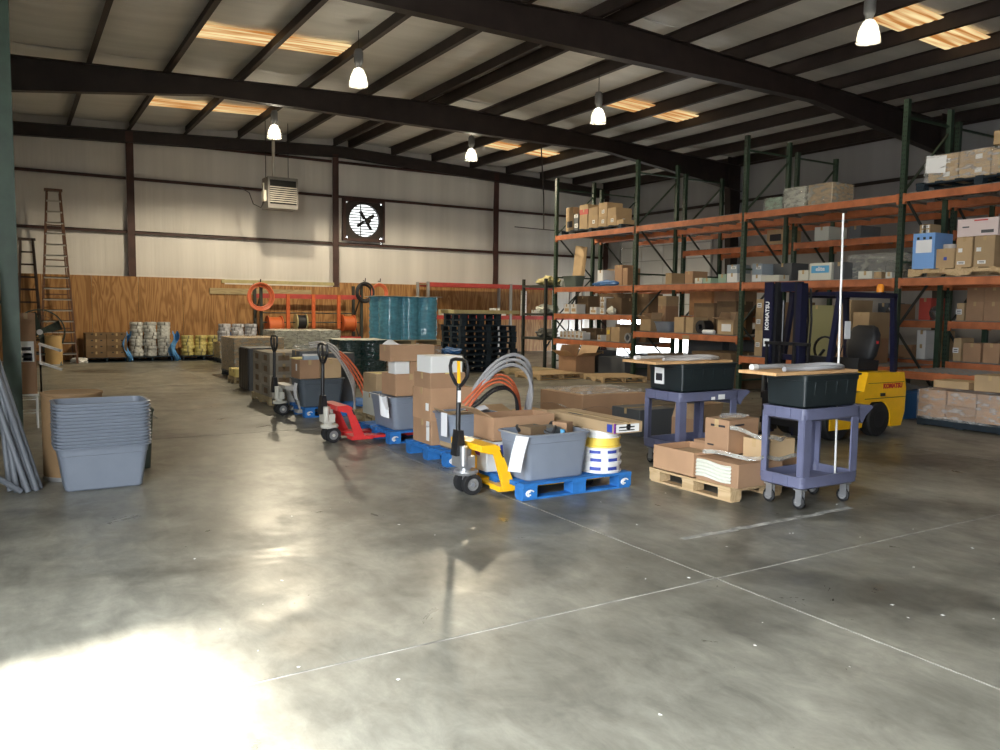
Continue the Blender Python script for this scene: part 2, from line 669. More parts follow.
# ================================================================== the building
XL, XR, YB, YF = -1.75, 20.3, 25.45, FRONT_Y
RIDGE_X, ROOF_Z, SLOPE = 9.3, 6.98, 0.041


def roof_z(x):
    return ROOF_Z - SLOPE * abs(x - RIDGE_X)


# floor: base slab shows in the saw-cut joints between the slabs
floor = struct('floor', B(XL - .2, XR + .2, YF - .1, YB + .2, -0.30, -0.003), 'joint')
jx = [XL - .2, 3.575, 9.2, 14.8, XR + .2]
jy = [YF - .1, 3.355, 10.2, 17.1, YB + .2]
for i in range(4):
    for j in range(4):
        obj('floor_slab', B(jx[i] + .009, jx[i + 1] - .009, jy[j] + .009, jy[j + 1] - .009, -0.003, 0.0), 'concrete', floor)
tape = MB()
random.seed(3)
x = 4.0
while x < 5.75:
    w = random.uniform(.10, .3)
    tape.sheet(lambda u, v, x=x, w=w, y=4.07 + random.uniform(-.012, .012): (x + w * u, y + .05 * (v - .5) * (1 + .3 * math.sin(9 * u)), .0015), 3, 1, .001)
    x += w * .92
obj('worn_floor_line', tape, 'tape_line', floor)
ground = struct('ground', B(-60, XL - .2, -40, 60, -0.35, -0.03).box(XR + .2, 60, -40, 60, -0.35, -.03), 'asphalt')

# back wall ------------------------------------------------------------
wall_back = struct('wall_back')
GIRTS = [2.42, 3.66, 5.16, 6.25]
COLS = [-0.1 - 2.95 + 0.0, 3.01, 9.05, 15.07]
FANX0, FANX1, FANZ0, FANZ1 = 9.42, 10.72, 3.84, 5.02
bays = [(XL, 3.01), (3.01, 9.05), (9.05, 15.07), (15.07, XR)]
zs = [0.0, 2.42, 3.66, 5.16, 7.0]


def facing(parent, x0, x1, z0, z1, y):
    """one insulated vinyl panel, gently pillowed between the steel"""
    mbx = MB()
    nu = max(2, int((x1 - x0) / .3))

    def fn(u, v):
        s_ = math.sin(PI * v) ** .6 if 0 < v < 1 else 0
        return (x0 + (x1 - x0) * u, y - .035 * s_ * (1 + .25 * math.sin(13 * u + z0)), z0 + (z1 - z0) * v)
    mbx.sheet(fn, nu, 6, -.05)
    return obj('insulation_panel', mbx, 'vinyl_wall', parent, smooth=True)


for (x0, x1) in bays:
    for k in range(4):
        z0, z1 = zs[k], zs[k + 1]
        if k == 2 and x0 == 9.05:
            facing(wall_back, x0, FANX0, z0, z1, YB)
            facing(wall_back, FANX1, x1, z0, z1, YB)
            obj('insulation_panel', B(FANX0, FANX1, YB, YB + .05, z0, FANZ0), 'vinyl_wall', wall_back)
            obj('insulation_panel', B(FANX0, FANX1, YB, YB + .05, FANZ1, z1), 'vinyl_wall', wall_back)
        else:
            n = 2 if x1 - x0 > 5 else 1
            for i in range(n):
                facing(wall_back, x0 + (x1 - x0) * i / n, x0 + (x1 - x0) * (i + 1) / n, z0, z1, YB)
for gz in GIRTS:
    for (x0, x1) in bays:
        if gz == 2.42 and x0 < 12:
            continue
        g = MB().box(x0 + .1, x1 - .1, YB - .20, YB - .02, gz - .012, gz + .012).box(x0 + .1, x1 - .1, YB - .20, YB - .19, gz - .075, gz + .012)
        obj('girt', g, 'primer_red', wall_back)
for cx in COLS[1:] + [XR - .16]:
    c = MB().box(cx - .10, cx + .10, YB - .26, YB - .245, 0, 6.45).box(cx - .008, cx + .008, YB - .245, YB - .04, 0, 6.45).box(cx - .10, cx + .10, YB - .04, YB - .02, 0, 6.45)
    obj('column', c, 'primer_red', wall_back)
# plywood sheets along the foot of the back wall
px = XL + .1
k = 0
while px < 17.4:
    w = 1.2
    h = 2.37 if px < 5.5 else 2.22 if px < 8.5 else 2.37
    obj('plywood_sheet', B(px + .004, px + w - .004, YB - .30, YB - .275, .02, h), 'plywood', wall_back)
    px += w
    k += 1
obj('ledger_board', B(5.45, 8.95, YB - .36, YB - .30, 2.26, 2.36), 'lumber', wall_back)
obj('ledger_board', B(5.1, 8.2, YB - .34, YB - .30, 1.92, 2.10), 'pallet_old', wall_back)

# right wall with a half-raised sectional door
wall_right = struct('wall_right')
D2Y0, D2Y1, D2Z = 19.7, 24.4, 4.2
rb = [(YF, 4.75), (4.75, 11.65), (11.65, 18.55), (18.55, YB)]


def facing_r(y0, y1, z0, z1):
    mbx = MB()
    nu = max(2, int((y1 - y0) / .4))

    def fn(u, v):
        s_ = math.sin(PI * v) ** .6 if 0 < v < 1 else 0
        return (XR - .03 * s_, y0 + (y1 - y0) * u, z0 + (z1 - z0) * v)
    mbx.sheet(fn, nu, 5, .05)
    obj('insulation_panel', mbx, 'wall_grey', wall_right, smooth=True)


for (y0, y1) in rb:
    for k in range(4):
        z0, z1 = zs[k], min(zs[k + 1], 6.55)
        if y0 == 18.55 and z0 < D2Z:
            facing_r(y0, D2Y0, z0, min(z1, D2Z))
            facing_r(D2Y1, y1, z0, min(z1, D2Z))
            if z1 > D2Z:
                facing_r(y0, y1, D2Z, z1)
        else:
            facing_r(y0, y1, z0, z1)
for gz in (2.42, 3.66, 5.16, 6.3):
    for (y0, y1) in rb:
        if y0 == 18.55 and gz < 5:
            continue
        obj('girt', MB().box(XR - .20, XR - .02, y0 + .1, y1 - .1, gz - .012, gz + .012).box(XR - .20, XR - .19, y0 + .1, y1 - .1, gz - .085, gz + .012), 'primer', wall_right)
for cy in (4.75, 11.65, 18.55):
    prof = lambda z: .30 + .35 * z / 6.2
    c = MB().prism([(XR - .04, 0), (XR - .34, 0), (XR - .66, 6.1), (XR - .66, 6.5), (XR - .04, 6.5)], cy - .008, cy + .008, 'Y')
    c.prism([(XR - .33, 0), (XR - .35, 0), (XR - .67, 6.1), (XR - .65, 6.1)], cy - .12, cy + .12, 'Y')
    c.box(XR - .05, XR - .03, cy - .12, cy + .12, 0, 6.5)
    obj('column', c, 'primer', wall_right)
door_2 = struct('door_2')
dz = 1.30
i = 0
while dz < D2Z - .05:
    h = min(.53, D2Z - dz)
    for q in range(4):
        y0 = D2Y0 + (D2Y1 - D2Y0) * q / 4
        y1 = D2Y0 + (D2Y1 - D2Y0) * (q + 1) / 4
        obj('door_section', B(XR - .07, XR - .02, y0 + .012, y1 - .012, dz + .008, dz + h - .008), 'door_white', door_2)
    dz += .53
obj('door_backing', B(XR - .02, XR - .005, D2Y0, D2Y1, 1.30, D2Z), 'heater_grey', door_2)
for yy in (D2Y0 - .05, D2Y1 + .05):
    obj('door_track', B(XR - .14, XR - .03, yy - .03, yy + .03, 0, 4.4), 'galv', door_2)

# left wall with the big open loading door (just outside the frame), plain front wall behind the camera
wall_left = struct('wall_left', B(XL - .08, XL, YF, DOOR_Y0, 0, 6.6).box(XL - .08, XL, DOOR_Y1, YB, 0, 6.6).box(XL - .08, XL, DOOR_Y0, DOOR_Y1, DOOR_H, 6.6), 'wall_grey')
wall_front = struct('wall_front', B(XL - .06, XR, YF - .12, YF, 0, 6.95), 'wall_grey')
door_1 = struct('door_1')
obj('door_jamb', B(XL - .12, XL + .04, DOOR_Y0 - .1, DOOR_Y0, 0, DOOR_H), 'primer', door_1)
obj('door_jamb', B(XL - .12, XL + .04, DOOR_Y1, DOOR_Y1 + .1, 0, DOOR_H), 'primer', door_1)
obj('door_head', B(XL - .12, XL + .04, DOOR_Y0 - .1, DOOR_Y1 + .1, DOOR_H, DOOR_H + .12), 'primer', door_1)

# roof --------------------------------------------------------------------
ceiling = struct('ceiling')
RAFTERS = [4.75, 11.65, 18.55, 25.2]
PURL = sorted([RIDGE_X - .25 - 1.5 * k for k in range(8)] + [RIDGE_X + .25 + 1.5 * k for k in range(8)])
edges = [XL] + PURL + [XR]
ylim = [YF, 4.75, 11.65, 18.55, YB + .05]
for i in range(len(edges) - 1):
    x0, x1 = edges[i], edges[i + 1]
    if x1 - x0 < .05:
        continue
    for j in range(4):
        y0, y1 = ylim[j], ylim[j + 1]
        mbx = MB()

        def fn(u, v, x0=x0, x1=x1, y0=y0, y1=y1, i=i, j=j):
            X = x0 + (x1 - x0) * u
            sag = .045 * math.sin(PI * u) * (1 + .35 * math.sin(9 * v + i) + .2 * math.sin(23 * v + 2 * i + j))
            return (X, y0 + (y1 - y0) * v, roof_z(X) - sag)
        mbx.sheet(fn, 4, 22, -.03)
        obj('insulation_panel', mbx, 'vinyl_roof', ceiling, smooth=True)
for sgn, xe in ((-1, XL - .2), (1, XR + .2)):
    a, b_ = sorted((RIDGE_X, xe))
    obj('roof_deck', MB().prism([(a, roof_z(a) + .05), (b_, roof_z(b_) + .05), (b_, roof_z(b_) + .09), (a, roof_z(a) + .09)], YF - .2, YB + .2, 'Y'), 'wall_grey', ceiling)
for X in PURL:
    zt = roof_z(X)
    s = 1 if X > RIDGE_X else -1
    p = MB().box(X - .006, X + .006, YF, YB, zt - .26, zt).box(min(X, X + s * .09), max(X, X + s * .09), YF, YB, zt - .26, zt - .248).box(min(X, X - s * .09), max(X, X - s * .09), YF, YB, zt - .012, zt)
    obj('purlin', p, 'primer', ceiling)
for ry in RAFTERS:
    for sgn, xe in ((-1, XL + .05), (1, XR - .08)):
        def zt(x):
            return roof_z(x) - .275

        def zb(x):
            t = abs(x - RIDGE_X) / 11.0
            # tapered plate girder: deep at the ridge, slim at the quarter, deep again at the column
            if ry > 25:
                return zt(x) - .34
            return zt(x) - (.62 - .24 * t / .5 if t < .5 else .38 + .44 * (t - .5) / .5)
        xs = [RIDGE_X + sgn * abs(xe - RIDGE_X) * q / 8 for q in range(9)]
        r = MB()
        poly = [(x, zt(x)) for x in xs] + [(x, zb(x)) for x in reversed(xs)]
        r.prism(poly, ry - .006, ry + .006, 'Y')
        r.prism([(x, zb(x)) for x in xs] + [(x, zb(x) + .016) for x in reversed(xs)], ry - .10, ry + .10, 'Y')
        r.prism([(x, zt(x)) for x in xs] + [(x, zt(x) - .014) for x in reversed(xs)], ry - .10, ry + .10, 'Y')
        obj('rafter', r, 'primer', ceiling)
# translucent skylight panels between the purlins
for sx in ((3.05, 6.05), (12.55, 15.55)):
    for sy in (8.35, 15.65, 21.85):
        for q in range(2):
            x0 = sx[0] + 1.5 * q + .09
            x1 = x0 + 1.32
            mbx = MB()

            def fn(u, v, x0=x0, x1=x1, sy=sy):
                X = x0 + (x1 - x0) * u
                return (X, sy + .85 * v, roof_z(X) - .075 - .012 * abs(math.sin(PI * 5 * v)))
            mbx.sheet(fn, 2, 30, -.01)
            obj('skylight', mbx, 'skylight', ceiling)
# sprinkler / conduit drop near the back-right corner
obj('conduit', MB().tube([(14.0, 20.8, 6.6), (14.2, 20.9, 5.0), (14.22, 20.9, 4.05)], .02, 6).tube([(13.4, 21.3, 4.12), (15.6, 20.2, 3.95), (17.2, 19.2, 3.9)], .016, 6), 'primer', ceiling)

# ------------------------------------------------------------------ high-bay lamps
def high_bay(label, x, y, power=1.0, zb=5.62):
    t = thing('high_bay_lamp', label, 'lamp', (x, y, zb), group='high bay lamps')
    top = roof_z(x) - .22 - zb
    obj('hanger', MB().tube([(0, 0, .62), (0, 0, top)], .007, 6), 'steel_black', t)
    obj('ballast_housing', MB().lathe([(0, .66), (.06, .655), (.085, .60), (.085, .42), (.06, .38), (.05, .32), (0, .32)], 14), 'rubber_grey', t, smooth=True)
    obj('glass_reflector', MB().ring([(.05, .33), (.09, .30), (.14, .20), (.17, .06), (.18, 0), (.174, 0), (.164, .06), (.134, .195), (.085, .29), (.05, .32)], 20), 'lamp_glass', t, smooth=True)
    obj('bulb', MB().lathe([(0, .32), (.03, .30), (.035, .24), (.075, .16), (.085, .10), (.06, .04), (0, .02)], 14), 'bulb', t, smooth=True)
    d = bpy.data.lights.new('lamp_light', 'SPOT')
    d.spot_size = math.radians(164)
    d.spot_blend = 0.22
    d.energy = LAMP_W * power
    d.color = (1.0, .86, .62)
    d.shadow_soft_size = .12
    o = bpy.data.objects.new('lamp_light', d)
    COL.objects.link(o)
    o.parent = t
    o.location = (0, 0, -.05)


high_bay('glowing high bay lamp hanging in front of the big rafter, left of centre', 5.58, 14.3, .55)
high_bay('glowing high bay lamp hanging right above the unit heater', 5.58, 19.8, 2.5)
high_bay('glowing high bay lamp hanging before the back wall, right of the exhaust fan', 10.9, 19.6, 2.1)
high_bay('glowing high bay lamp hanging below the pair of middle skylights', 11.0, 14.15, .16)
high_bay('largest and brightest high bay lamp hanging over the orange pallet racks', 11.05, 7.75, .10)
high_bay('high bay lamp hanging above the row of pallet jacks', 5.58, 7.9, .12)

# ================================================================== exhaust fan and unit heater
def exhaust_fan():
    t = thing('exhaust_fan', 'round exhaust fan with louvred shutter set in the white back wall', 'fan', (0, 0, 0))
    x0, x1, z0, z1, y = FANX0, FANX1, FANZ0, FANZ1, YB
    cx, cz, r = (x0 + x1) / 2, (z0 + z1) / 2, .53
    fr = MB()
    n = 32
    outer, inner = [], []
    for k in range(n):
        a = 2 * PI * (k + .5) / n
        c_, s_ = math.cos(a), math.sin(a)
        sc = 1 / max(abs(c_), abs(s_))
        outer.append((cx + c_ * sc * (x1 - x0) / 2 * 1.0, cz + s_ * sc * (z1 - z0) / 2))
        inner.append((cx + c_ * r, cz + s_ * r))
    lo = [[(p[0], yy, p[1]) for p in pl] for pl, yy in ((outer, y - .05), (outer, y - .16), (inner, y - .16), (inner, y - .05), (outer, y - .05))]
    fr.loft(lo, False, False)
    obj('fan_panel', fr, 'primer', t)
    f2 = MB().box(x0 - .1, x0, y - .2, y - .06, z0, z1).box(x1, x1 + .06, y - .2, y - .06, z0, z1).box(x0 - .1, x1 + .06, y - .2, y - .06, z0 - .1, z0).box(x0 - .1, x1 + .06, y - .2, y - .06, z1, z1 + .08)
    obj('fan_frame', f2, 'primer_red', t)
    for k in range(13):
        zz = z0 + .05 + (z1 - z0 - .1) * k / 12
        obj('louvre', MB().bar((x0, y + .03, zz + .045), (x1, y + .03, zz + .045), .004, .09), 'louvre_skin', t)
        obj('louvre_edge', MB().bar((x0, y + .015, zz), (x1, y + .015, zz), .03, .028), 'primer', t)
    obj('shutter_bar', B(cx - .10, cx - .07, y - .04, y - .02, z0, z1), 'primer', t)
    obj('motor', MB().lathe([(0, 0), (.10, 0), (.10, .12), (0, .12)], 14, (cx + .12, y - .20, cz), 'Y'), 'steel_black', t)
    for k in range(4):
        a = PI / 2 * k + .62
        d = Vector((math.cos(a), 0, math.sin(a)))
        e = Vector((-math.sin(a), .25, math.cos(a)))
        c0 = Vector((cx + .06, y - .11, cz))
        pts = [c0 + d * .06 - e * .05, c0 + d * .34 - e * .07, c0 + d * .37 + e * .04, c0 + d * .06 + e * .05]
        mb = MB()
        mb.loft([[p for p in pts], [p + Vector((0, .008, 0)) for p in pts]])
        obj('fan_blade', mb, 'steel_black', t)


exhaust_fan()


def unit_heater():
    t = thing('unit_heater', 'grey box unit heater with slatted front hanging from the roof', 'heater', (6.62, 23.0, 4.30))
    w, d, h = .84, .62, .86
    obj('case', cbox(w, d, h, .015), 'heater_grey', t)
    obj('front_frame', MB().box(-w / 2, w / 2, -d / 2 - .02, -d / 2, h - .08, h).box(-w / 2, w / 2, -d / 2 - .02, -d / 2, 0, .10).box(-w / 2, -w / 2 + .05, -d / 2 - .02, -d / 2, .1, h - .08).box(w / 2 - .05, w / 2, -d / 2 - .02, -d / 2, .1, h - .08), 'heater_grey', t)
    obj('air_slot', B(-w / 2 + .05, w / 2 - .05, -d / 2 - .006, -d / 2, .12, h - .08), 'black_gap', t)
    for k in range(8):
        z = .18 + k * .058
        obj('slat', MB().bar((-w / 2 + .05, -d / 2 - .03, z), (w / 2 - .05, -d / 2 - .03, z - .006), .05, .022), 'aluminium', t)
    obj('flue_pipe', MB().cyl((-.16, .05, h), (-.16, .05, roof_z(6) - 4.32), .045, n=12), 'aluminium', t, smooth=True)
    for sx in (-.34, .3):
        obj('hanger_rod', MB().cyl((sx, .2, h), (sx, .2, roof_z(6) - 4.38), .01, n=6), 'steel_black', t)
    obj('gas_valve', MB().box(-w / 2 - .08, -w / 2, -.15, .05, .2, .5).cyl((-w / 2 - .05, -.05, .5), (-w / 2 - .05, -.05, .7), .02), 'cast_cream', t)
    obj('gas_hose', MB().tube([(-w / 2 - .05, -.05, .2), (-w / 2 - .12, -.02, .02), (-w / 2 - .3, .1, .12), (-w / 2 - .36, .3, .45), (-w / 2 - .34, 1.6, .78)], .012, 6), 'steel_black', t)


unit_heater()

# ================================================================== generic builders
CARD = {'tan': 'card_tan', 'brown': 'card', 'dkbrown': 'card_dark', 'white': 'card_white', 'pale': 'card_pale', 'green': 'card_green', 'slate': 'card_slate',
        'bluegrey': 'card_bluegrey', 'red': 'card_red', 'orange': 'card_orange', 'lab': 'card_tan', 'printed': 'card_tan', 'dark': 'card_slate', 'binw': 'card_white',
        'yellowlab': 'card_tan', 'olive': 'card_olive', 'blue': 'card_blue', 'pink': 'card_pink', 'yellow': 'card_yellow'}


def carton(label, x0, y0, z0, w, d, h, kind='brown', rz=0.0, tape=True, sticker=None, group=None, name='cardboard_box', cat='box', marks=None):
    """closed carton: body with panel edges, lid flaps meeting at a taped seam, stickers. x0,y0 = near-left corner"""
    m = CARD.get(kind, kind)
    o = obj(name, cbox(w, d, h, min(.006, w * .03)), m, None, (x0 + w / 2, y0 + d / 2, z0), rz)
    tag(o, label, cat, group)
    e = .0025
    if tape:
        # long seam across the lid and a strip of tape over the edges
        if w >= d:
            obj('tape', MB().box(-w / 2 - e, w / 2 + e, -.022, .022, h - .001, h + e).box(-w / 2 - e, -w / 2 + .001, -.022, .022, h - .07, h + e), 'tape', o)
            obj('lid_seam', B(-w / 2 + .004, w / 2 - .004, .0225, .025, h - .001, h + .001), 'card_dark', o)
        else:
            obj('tape', MB().box(-.022, .022, -d / 2 - e, d / 2 + e, h - .001, h + e).box(-.022, .022, -d / 2 - e, -d / 2 + .001, h - .07, h + e), 'tape', o)
            obj('lid_seam', B(.0225, .025, -d / 2 + .004, d / 2 - .004, h - .001, h + .001), 'card_dark', o)
    if sticker:
        for s in sticker:
            side, u, v, sw, sh = s[:5]
            sm = s[5] if len(s) > 5 else 'sticker'
            if side == 'x':
                so = obj('sticker', B(-w / 2 - e, -w / 2 + .001, u * d - d / 2, u * d - d / 2 + sw, v * h, v * h + sh), sm, o)
                if sm == 'sticker' and sw > .07:
                    for q in range(2):
                        obj('print_bar', B(-w / 2 - 2 * e, -w / 2 - e + .0005, u * d - d / 2 + .15 * sw, u * d - d / 2 + .8 * sw, v * h + sh * (.2 + .35 * q), v * h + sh * (.32 + .4 * q)), 'ink', so)
            elif side == 'y':
                so = obj('sticker', B(u * w - w / 2, u * w - w / 2 + sw, -d / 2 - e, -d / 2 + .001, v * h, v * h + sh), sm, o)
                if sm == 'sticker' and sw > .07:
                    for q in range(2):
                        obj('print_bar', B(u * w - w / 2 + .15 * sw, u * w - w / 2 + .8 * sw, -d / 2 - 2 * e, -d / 2 - e + .0005, v * h + sh * (.2 + .35 * q), v * h + sh * (.32 + .4 * q)), 'ink', so)
            else:
                obj('sticker', B(u * w - w / 2, u * w - w / 2 + sw, v * d - d / 2, v * d - d / 2 + sh, h, h + e), sm, o)
    return o


def open_carton(label, x0, y0, z0, w, d, h, kind='brown', rz=0.0, flaps=(60, 200, 40, 120), fl=None, group=None):
    """carton without lid: four walls, floor, four flaps at their own angles (0 = closed, 90 = upright, >90 folded out)"""
    m = CARD.get(kind, kind)
    o = obj('open_cardboard_box', MB().box(-w / 2, w / 2, -d / 2, -d / 2 + .006, 0, h).box(-w / 2, w / 2, d / 2 - .006, d / 2, 0, h)
            .box(-w / 2, -w / 2 + .006, -d / 2 + .006, d / 2 - .006, 0, h).box(w / 2 - .006, w / 2, -d / 2 + .006, d / 2 - .006, 0, h)
            .box(-w / 2, w / 2, -d / 2, d / 2, 0, .008), m, None, (x0 + w / 2, y0 + d / 2, z0), rz)
    tag(o, label, 'box', group)
    fl = fl or min(w, d) * .45
    for side, ang in zip(('-x', '+x', '-y', '+y'), flaps):
        if ang is None:
            continue
        a = math.radians(ang)
        ci, si = math.cos(a) * fl, math.sin(a) * fl
        mb = MB()
        if side == '-x':
            p, q = (-w / 2, -d / 2 + .01, h), (-w / 2, d / 2 - .01, h)
            dv = (ci, 0, si)
        elif side == '+x':
            p, q = (w / 2, -d / 2 + .01, h), (w / 2, d / 2 - .01, h)
            dv = (-ci, 0, si)
        elif side == '-y':
            p, q = (-w / 2 + .01, -d / 2, h), (w / 2 - .01, -d / 2, h)
            dv = (0, ci, si)
        else:
            p, q = (-w / 2 + .01, d / 2, h), (w / 2 - .01, d / 2, h)
            dv = (0, -ci, si)
        P, Q, D = Vector(p), Vector(q), Vector(dv)
        mb.sheet(lambda u, v: P + (Q - P) * u + D * v, 1, 1, .005)
        obj('flap', mb, 'card_inside' if kind != 'dkbrown' else m, o)
    return o


TOTE = {}


def tote_mesh(w, d, h, taper=.05, r=.07, wall=.0026):
    key = (w, d, h)
    if key in TOTE:
        return TOTE[key].copy()
    L = []

    def lp(off, z):
        t = taper * (1 - z / h)
        return rrect(w - 2 * t + 2 * off, d - 2 * t + 2 * off, max(.02, r - t * .4 + off), 5, z)
    L.append(lp(-.012, 0))
    L.append(lp(0, .012))
    L.append(lp(0, h * .80))
    L.append(lp(.006, h * .81))
    L.append(lp(.006, h - .016))
    L.append(lp(.026, h - .015))
    L.append(lp(.027, h - .004))
    L.append(lp(.018, h))
    L.append(lp(-wall, h))
    L.append(lp(-wall, h * .8))
    L.append(lp(-wall, .016))
    L.append(lp(-.02, .013))
    me = MB().loft(L).mesh('tote', True)
    TOTE[key] = me
    return me.copy()


def tote(label, x0, y0, z0, w=.70, d=.46, h=.40, m='tote_grey', rz=0.0, taper=.05, group=None):
    o = obj('plastic_tote', tote_mesh(w, d, h, taper), m, None, (x0 + w / 2, y0 + d / 2, z0), rz)
    return tag(o, label, 'tote', group)


def pallet(label, x0, y0, z0=0.0, w=1.2, d=1.0, m='pallet_blue', rz=0.0, detail=True, mark=False, group=None, h=.145):
    """nine-block pallet: deck boards run along x"""
    t = thing('pallet', label, 'pallet', (x0 + w / 2, y0 + d / 2, z0), rz, group)
    n = 7
    bw = .10 if detail else .12
    share = {}

    def p(name, mb, key, loc):
        if key not in share:
            share[key] = mb.mesh(name)
            share[key].materials.append(MATS[m])
        return obj(name, share[key], m, t, loc)
    for k in range(n):
        yy = -d / 2 + bw / 2 + (d - bw) * k / (n - 1)
        p('deck_board', B(-w / 2, w / 2, -bw / 2, bw / 2, 0, .020), 'deck', (0, yy, h - .020))
    for k in range(3):
        xx = -w / 2 + .07 + (w - .14) * k / 2
        p('stringer_board', B(-.07, .07, -d / 2, d / 2, 0, .018), 'str', (xx, 0, h - .038))
    first = None
    for k in range(3):
        for q in range(3):
            xx = -w / 2 + .07 + (w - .14) * k / 2
            yy = -d / 2 + .07 + (d - .14) * q / 2
            b_ = p('block', B(-.07, .07, -.065, .065, 0, h - .056), 'blk', (xx, yy, .018))
            if mark and q == 0 and k in (0, 2):
                mk = MB()
                for a0, a1, rr in ((.6, 4.4, .032), (1.6, 4.9, .018)):
                    mk.tube([(rr * 1.3 * math.cos(a0 + (a1 - a0) * i / 8), -.0665, .043 + rr * .8 * math.sin(a0 + (a1 - a0) * i / 8)) for i in range(9)], .007, 5)
                obj('painted_mark', mk, 'sticker', b_)
    for q in range(3):
        yy = -d / 2 + .07 + (d - .14) * q / 2
        p('bottom_board', B(-w / 2, w / 2, -.05, .05, 0, .018), 'bot', (0, yy, 0))
    return t


def stringer_pallet(label, x0, y0, z0=0.0, w=1.2, d=1.02, m='pallet_wood', rz=0.0, group=None, bare=0):
    """two-way wooden pallet: three notched stringers along y, deck boards along x"""
    t = thing('pallet', label, 'pallet', (x0 + w / 2, y0 + d / 2, z0), rz, group)
    h = .13
    nt = [(-d / 2, 0), (-d / 2, .088), (d / 2, .088), (d / 2, 0)]
    prof = [(-d / 2, .014), (-d / 2, h - .018), (d / 2, h - .018), (d / 2, .014), (d * .38, .014), (d * .36, .06), (d * .12, .06), (d * .10, .014), (-d * .10, .014), (-d * .12, .06), (-d * .36, .06), (-d * .38, .014)]
    for xx in (-w / 2 + .02, 0, w / 2 - .02):
        obj('stringer', MB().prism(prof, xx - .02, xx + .02, 'X'), m, t)
    n = 7
    for k in range(n):
        yy = -d / 2 + .05 + (d - .1) * k / (n - 1)
        obj('deck_board', B(-w / 2, w / 2, -.05, .05, 0, .018), m, t, (0, yy, h - .018))
    for k in (0, 1, 2):
        yy = -d / 2 + .05 + (d - .1) * k / 2
        obj('bottom_board', B(-w / 2, w / 2, -.045, .045, 0, .014), m, t, (0, yy, 0))
    return t


def film_wrap(w, d, h, seed=0, bulge=.012, n=8, top=True, over=.0):
    """stretch-film skin around a load w x d x h, centred, base at 0: wrinkled, open below"""
    rnd = random.Random(seed)
    loops = []
    nz = 7
    for k in range(nz + 1):
        z = h * k / nz
        lp = []
        base = rrect(w + .02, d + .02, .03, 2, z)
        pts = []
        for i in range(len(base)):
            a, b = Vector(base[i]), Vector(base[(i + 1) % len(base)])
            m_ = max(1, int((b - a).length / .18))
            for q in range(m_):
                pts.append(a + (b - a) * q / m_)
        for p_ in pts:
            v = Vector((p_.x, p_.y, 0)).normalized()
            lp.append(p_ + v * rnd.uniform(0, bulge) + Vector((0, 0, rnd.uniform(-.008, .008) if 0 < k < nz else 0)))
        loops.append(lp)
    if top:
        last = loops[-1]
        loops.append([Vector((p_.x * .72, p_.y * .72, h + rnd.uniform(.006, .03) + over)) for p_ in last])
    return MB().loft(loops, False, top)


def crumple(label, name, cat, loc, sx, sy, sz, m, seed=0, group=None):
    """crumpled lump of film or paper"""
    rnd = random.Random(seed)
    bm = bmesh.new()
    bmesh.ops.create_icosphere(bm, subdivisions=3, radius=1.0)
    for v in bm.verts:
        k = 1 + .22 * math.sin(5 * v.co.x + seed) * math.cos(4 * v.co.y) + rnd.uniform(-.16, .16)
        v.co = Vector((v.co.x * sx * k, v.co.y * sy * k, max(0.0, (v.co.z * k + .8) * sz * .56)))
    me = bpy.data.meshes.new(name)
    bm.to_mesh(me)
    bm.free()
    o = obj(name, me, m, None, loc)
    return tag(o, label, cat, group)


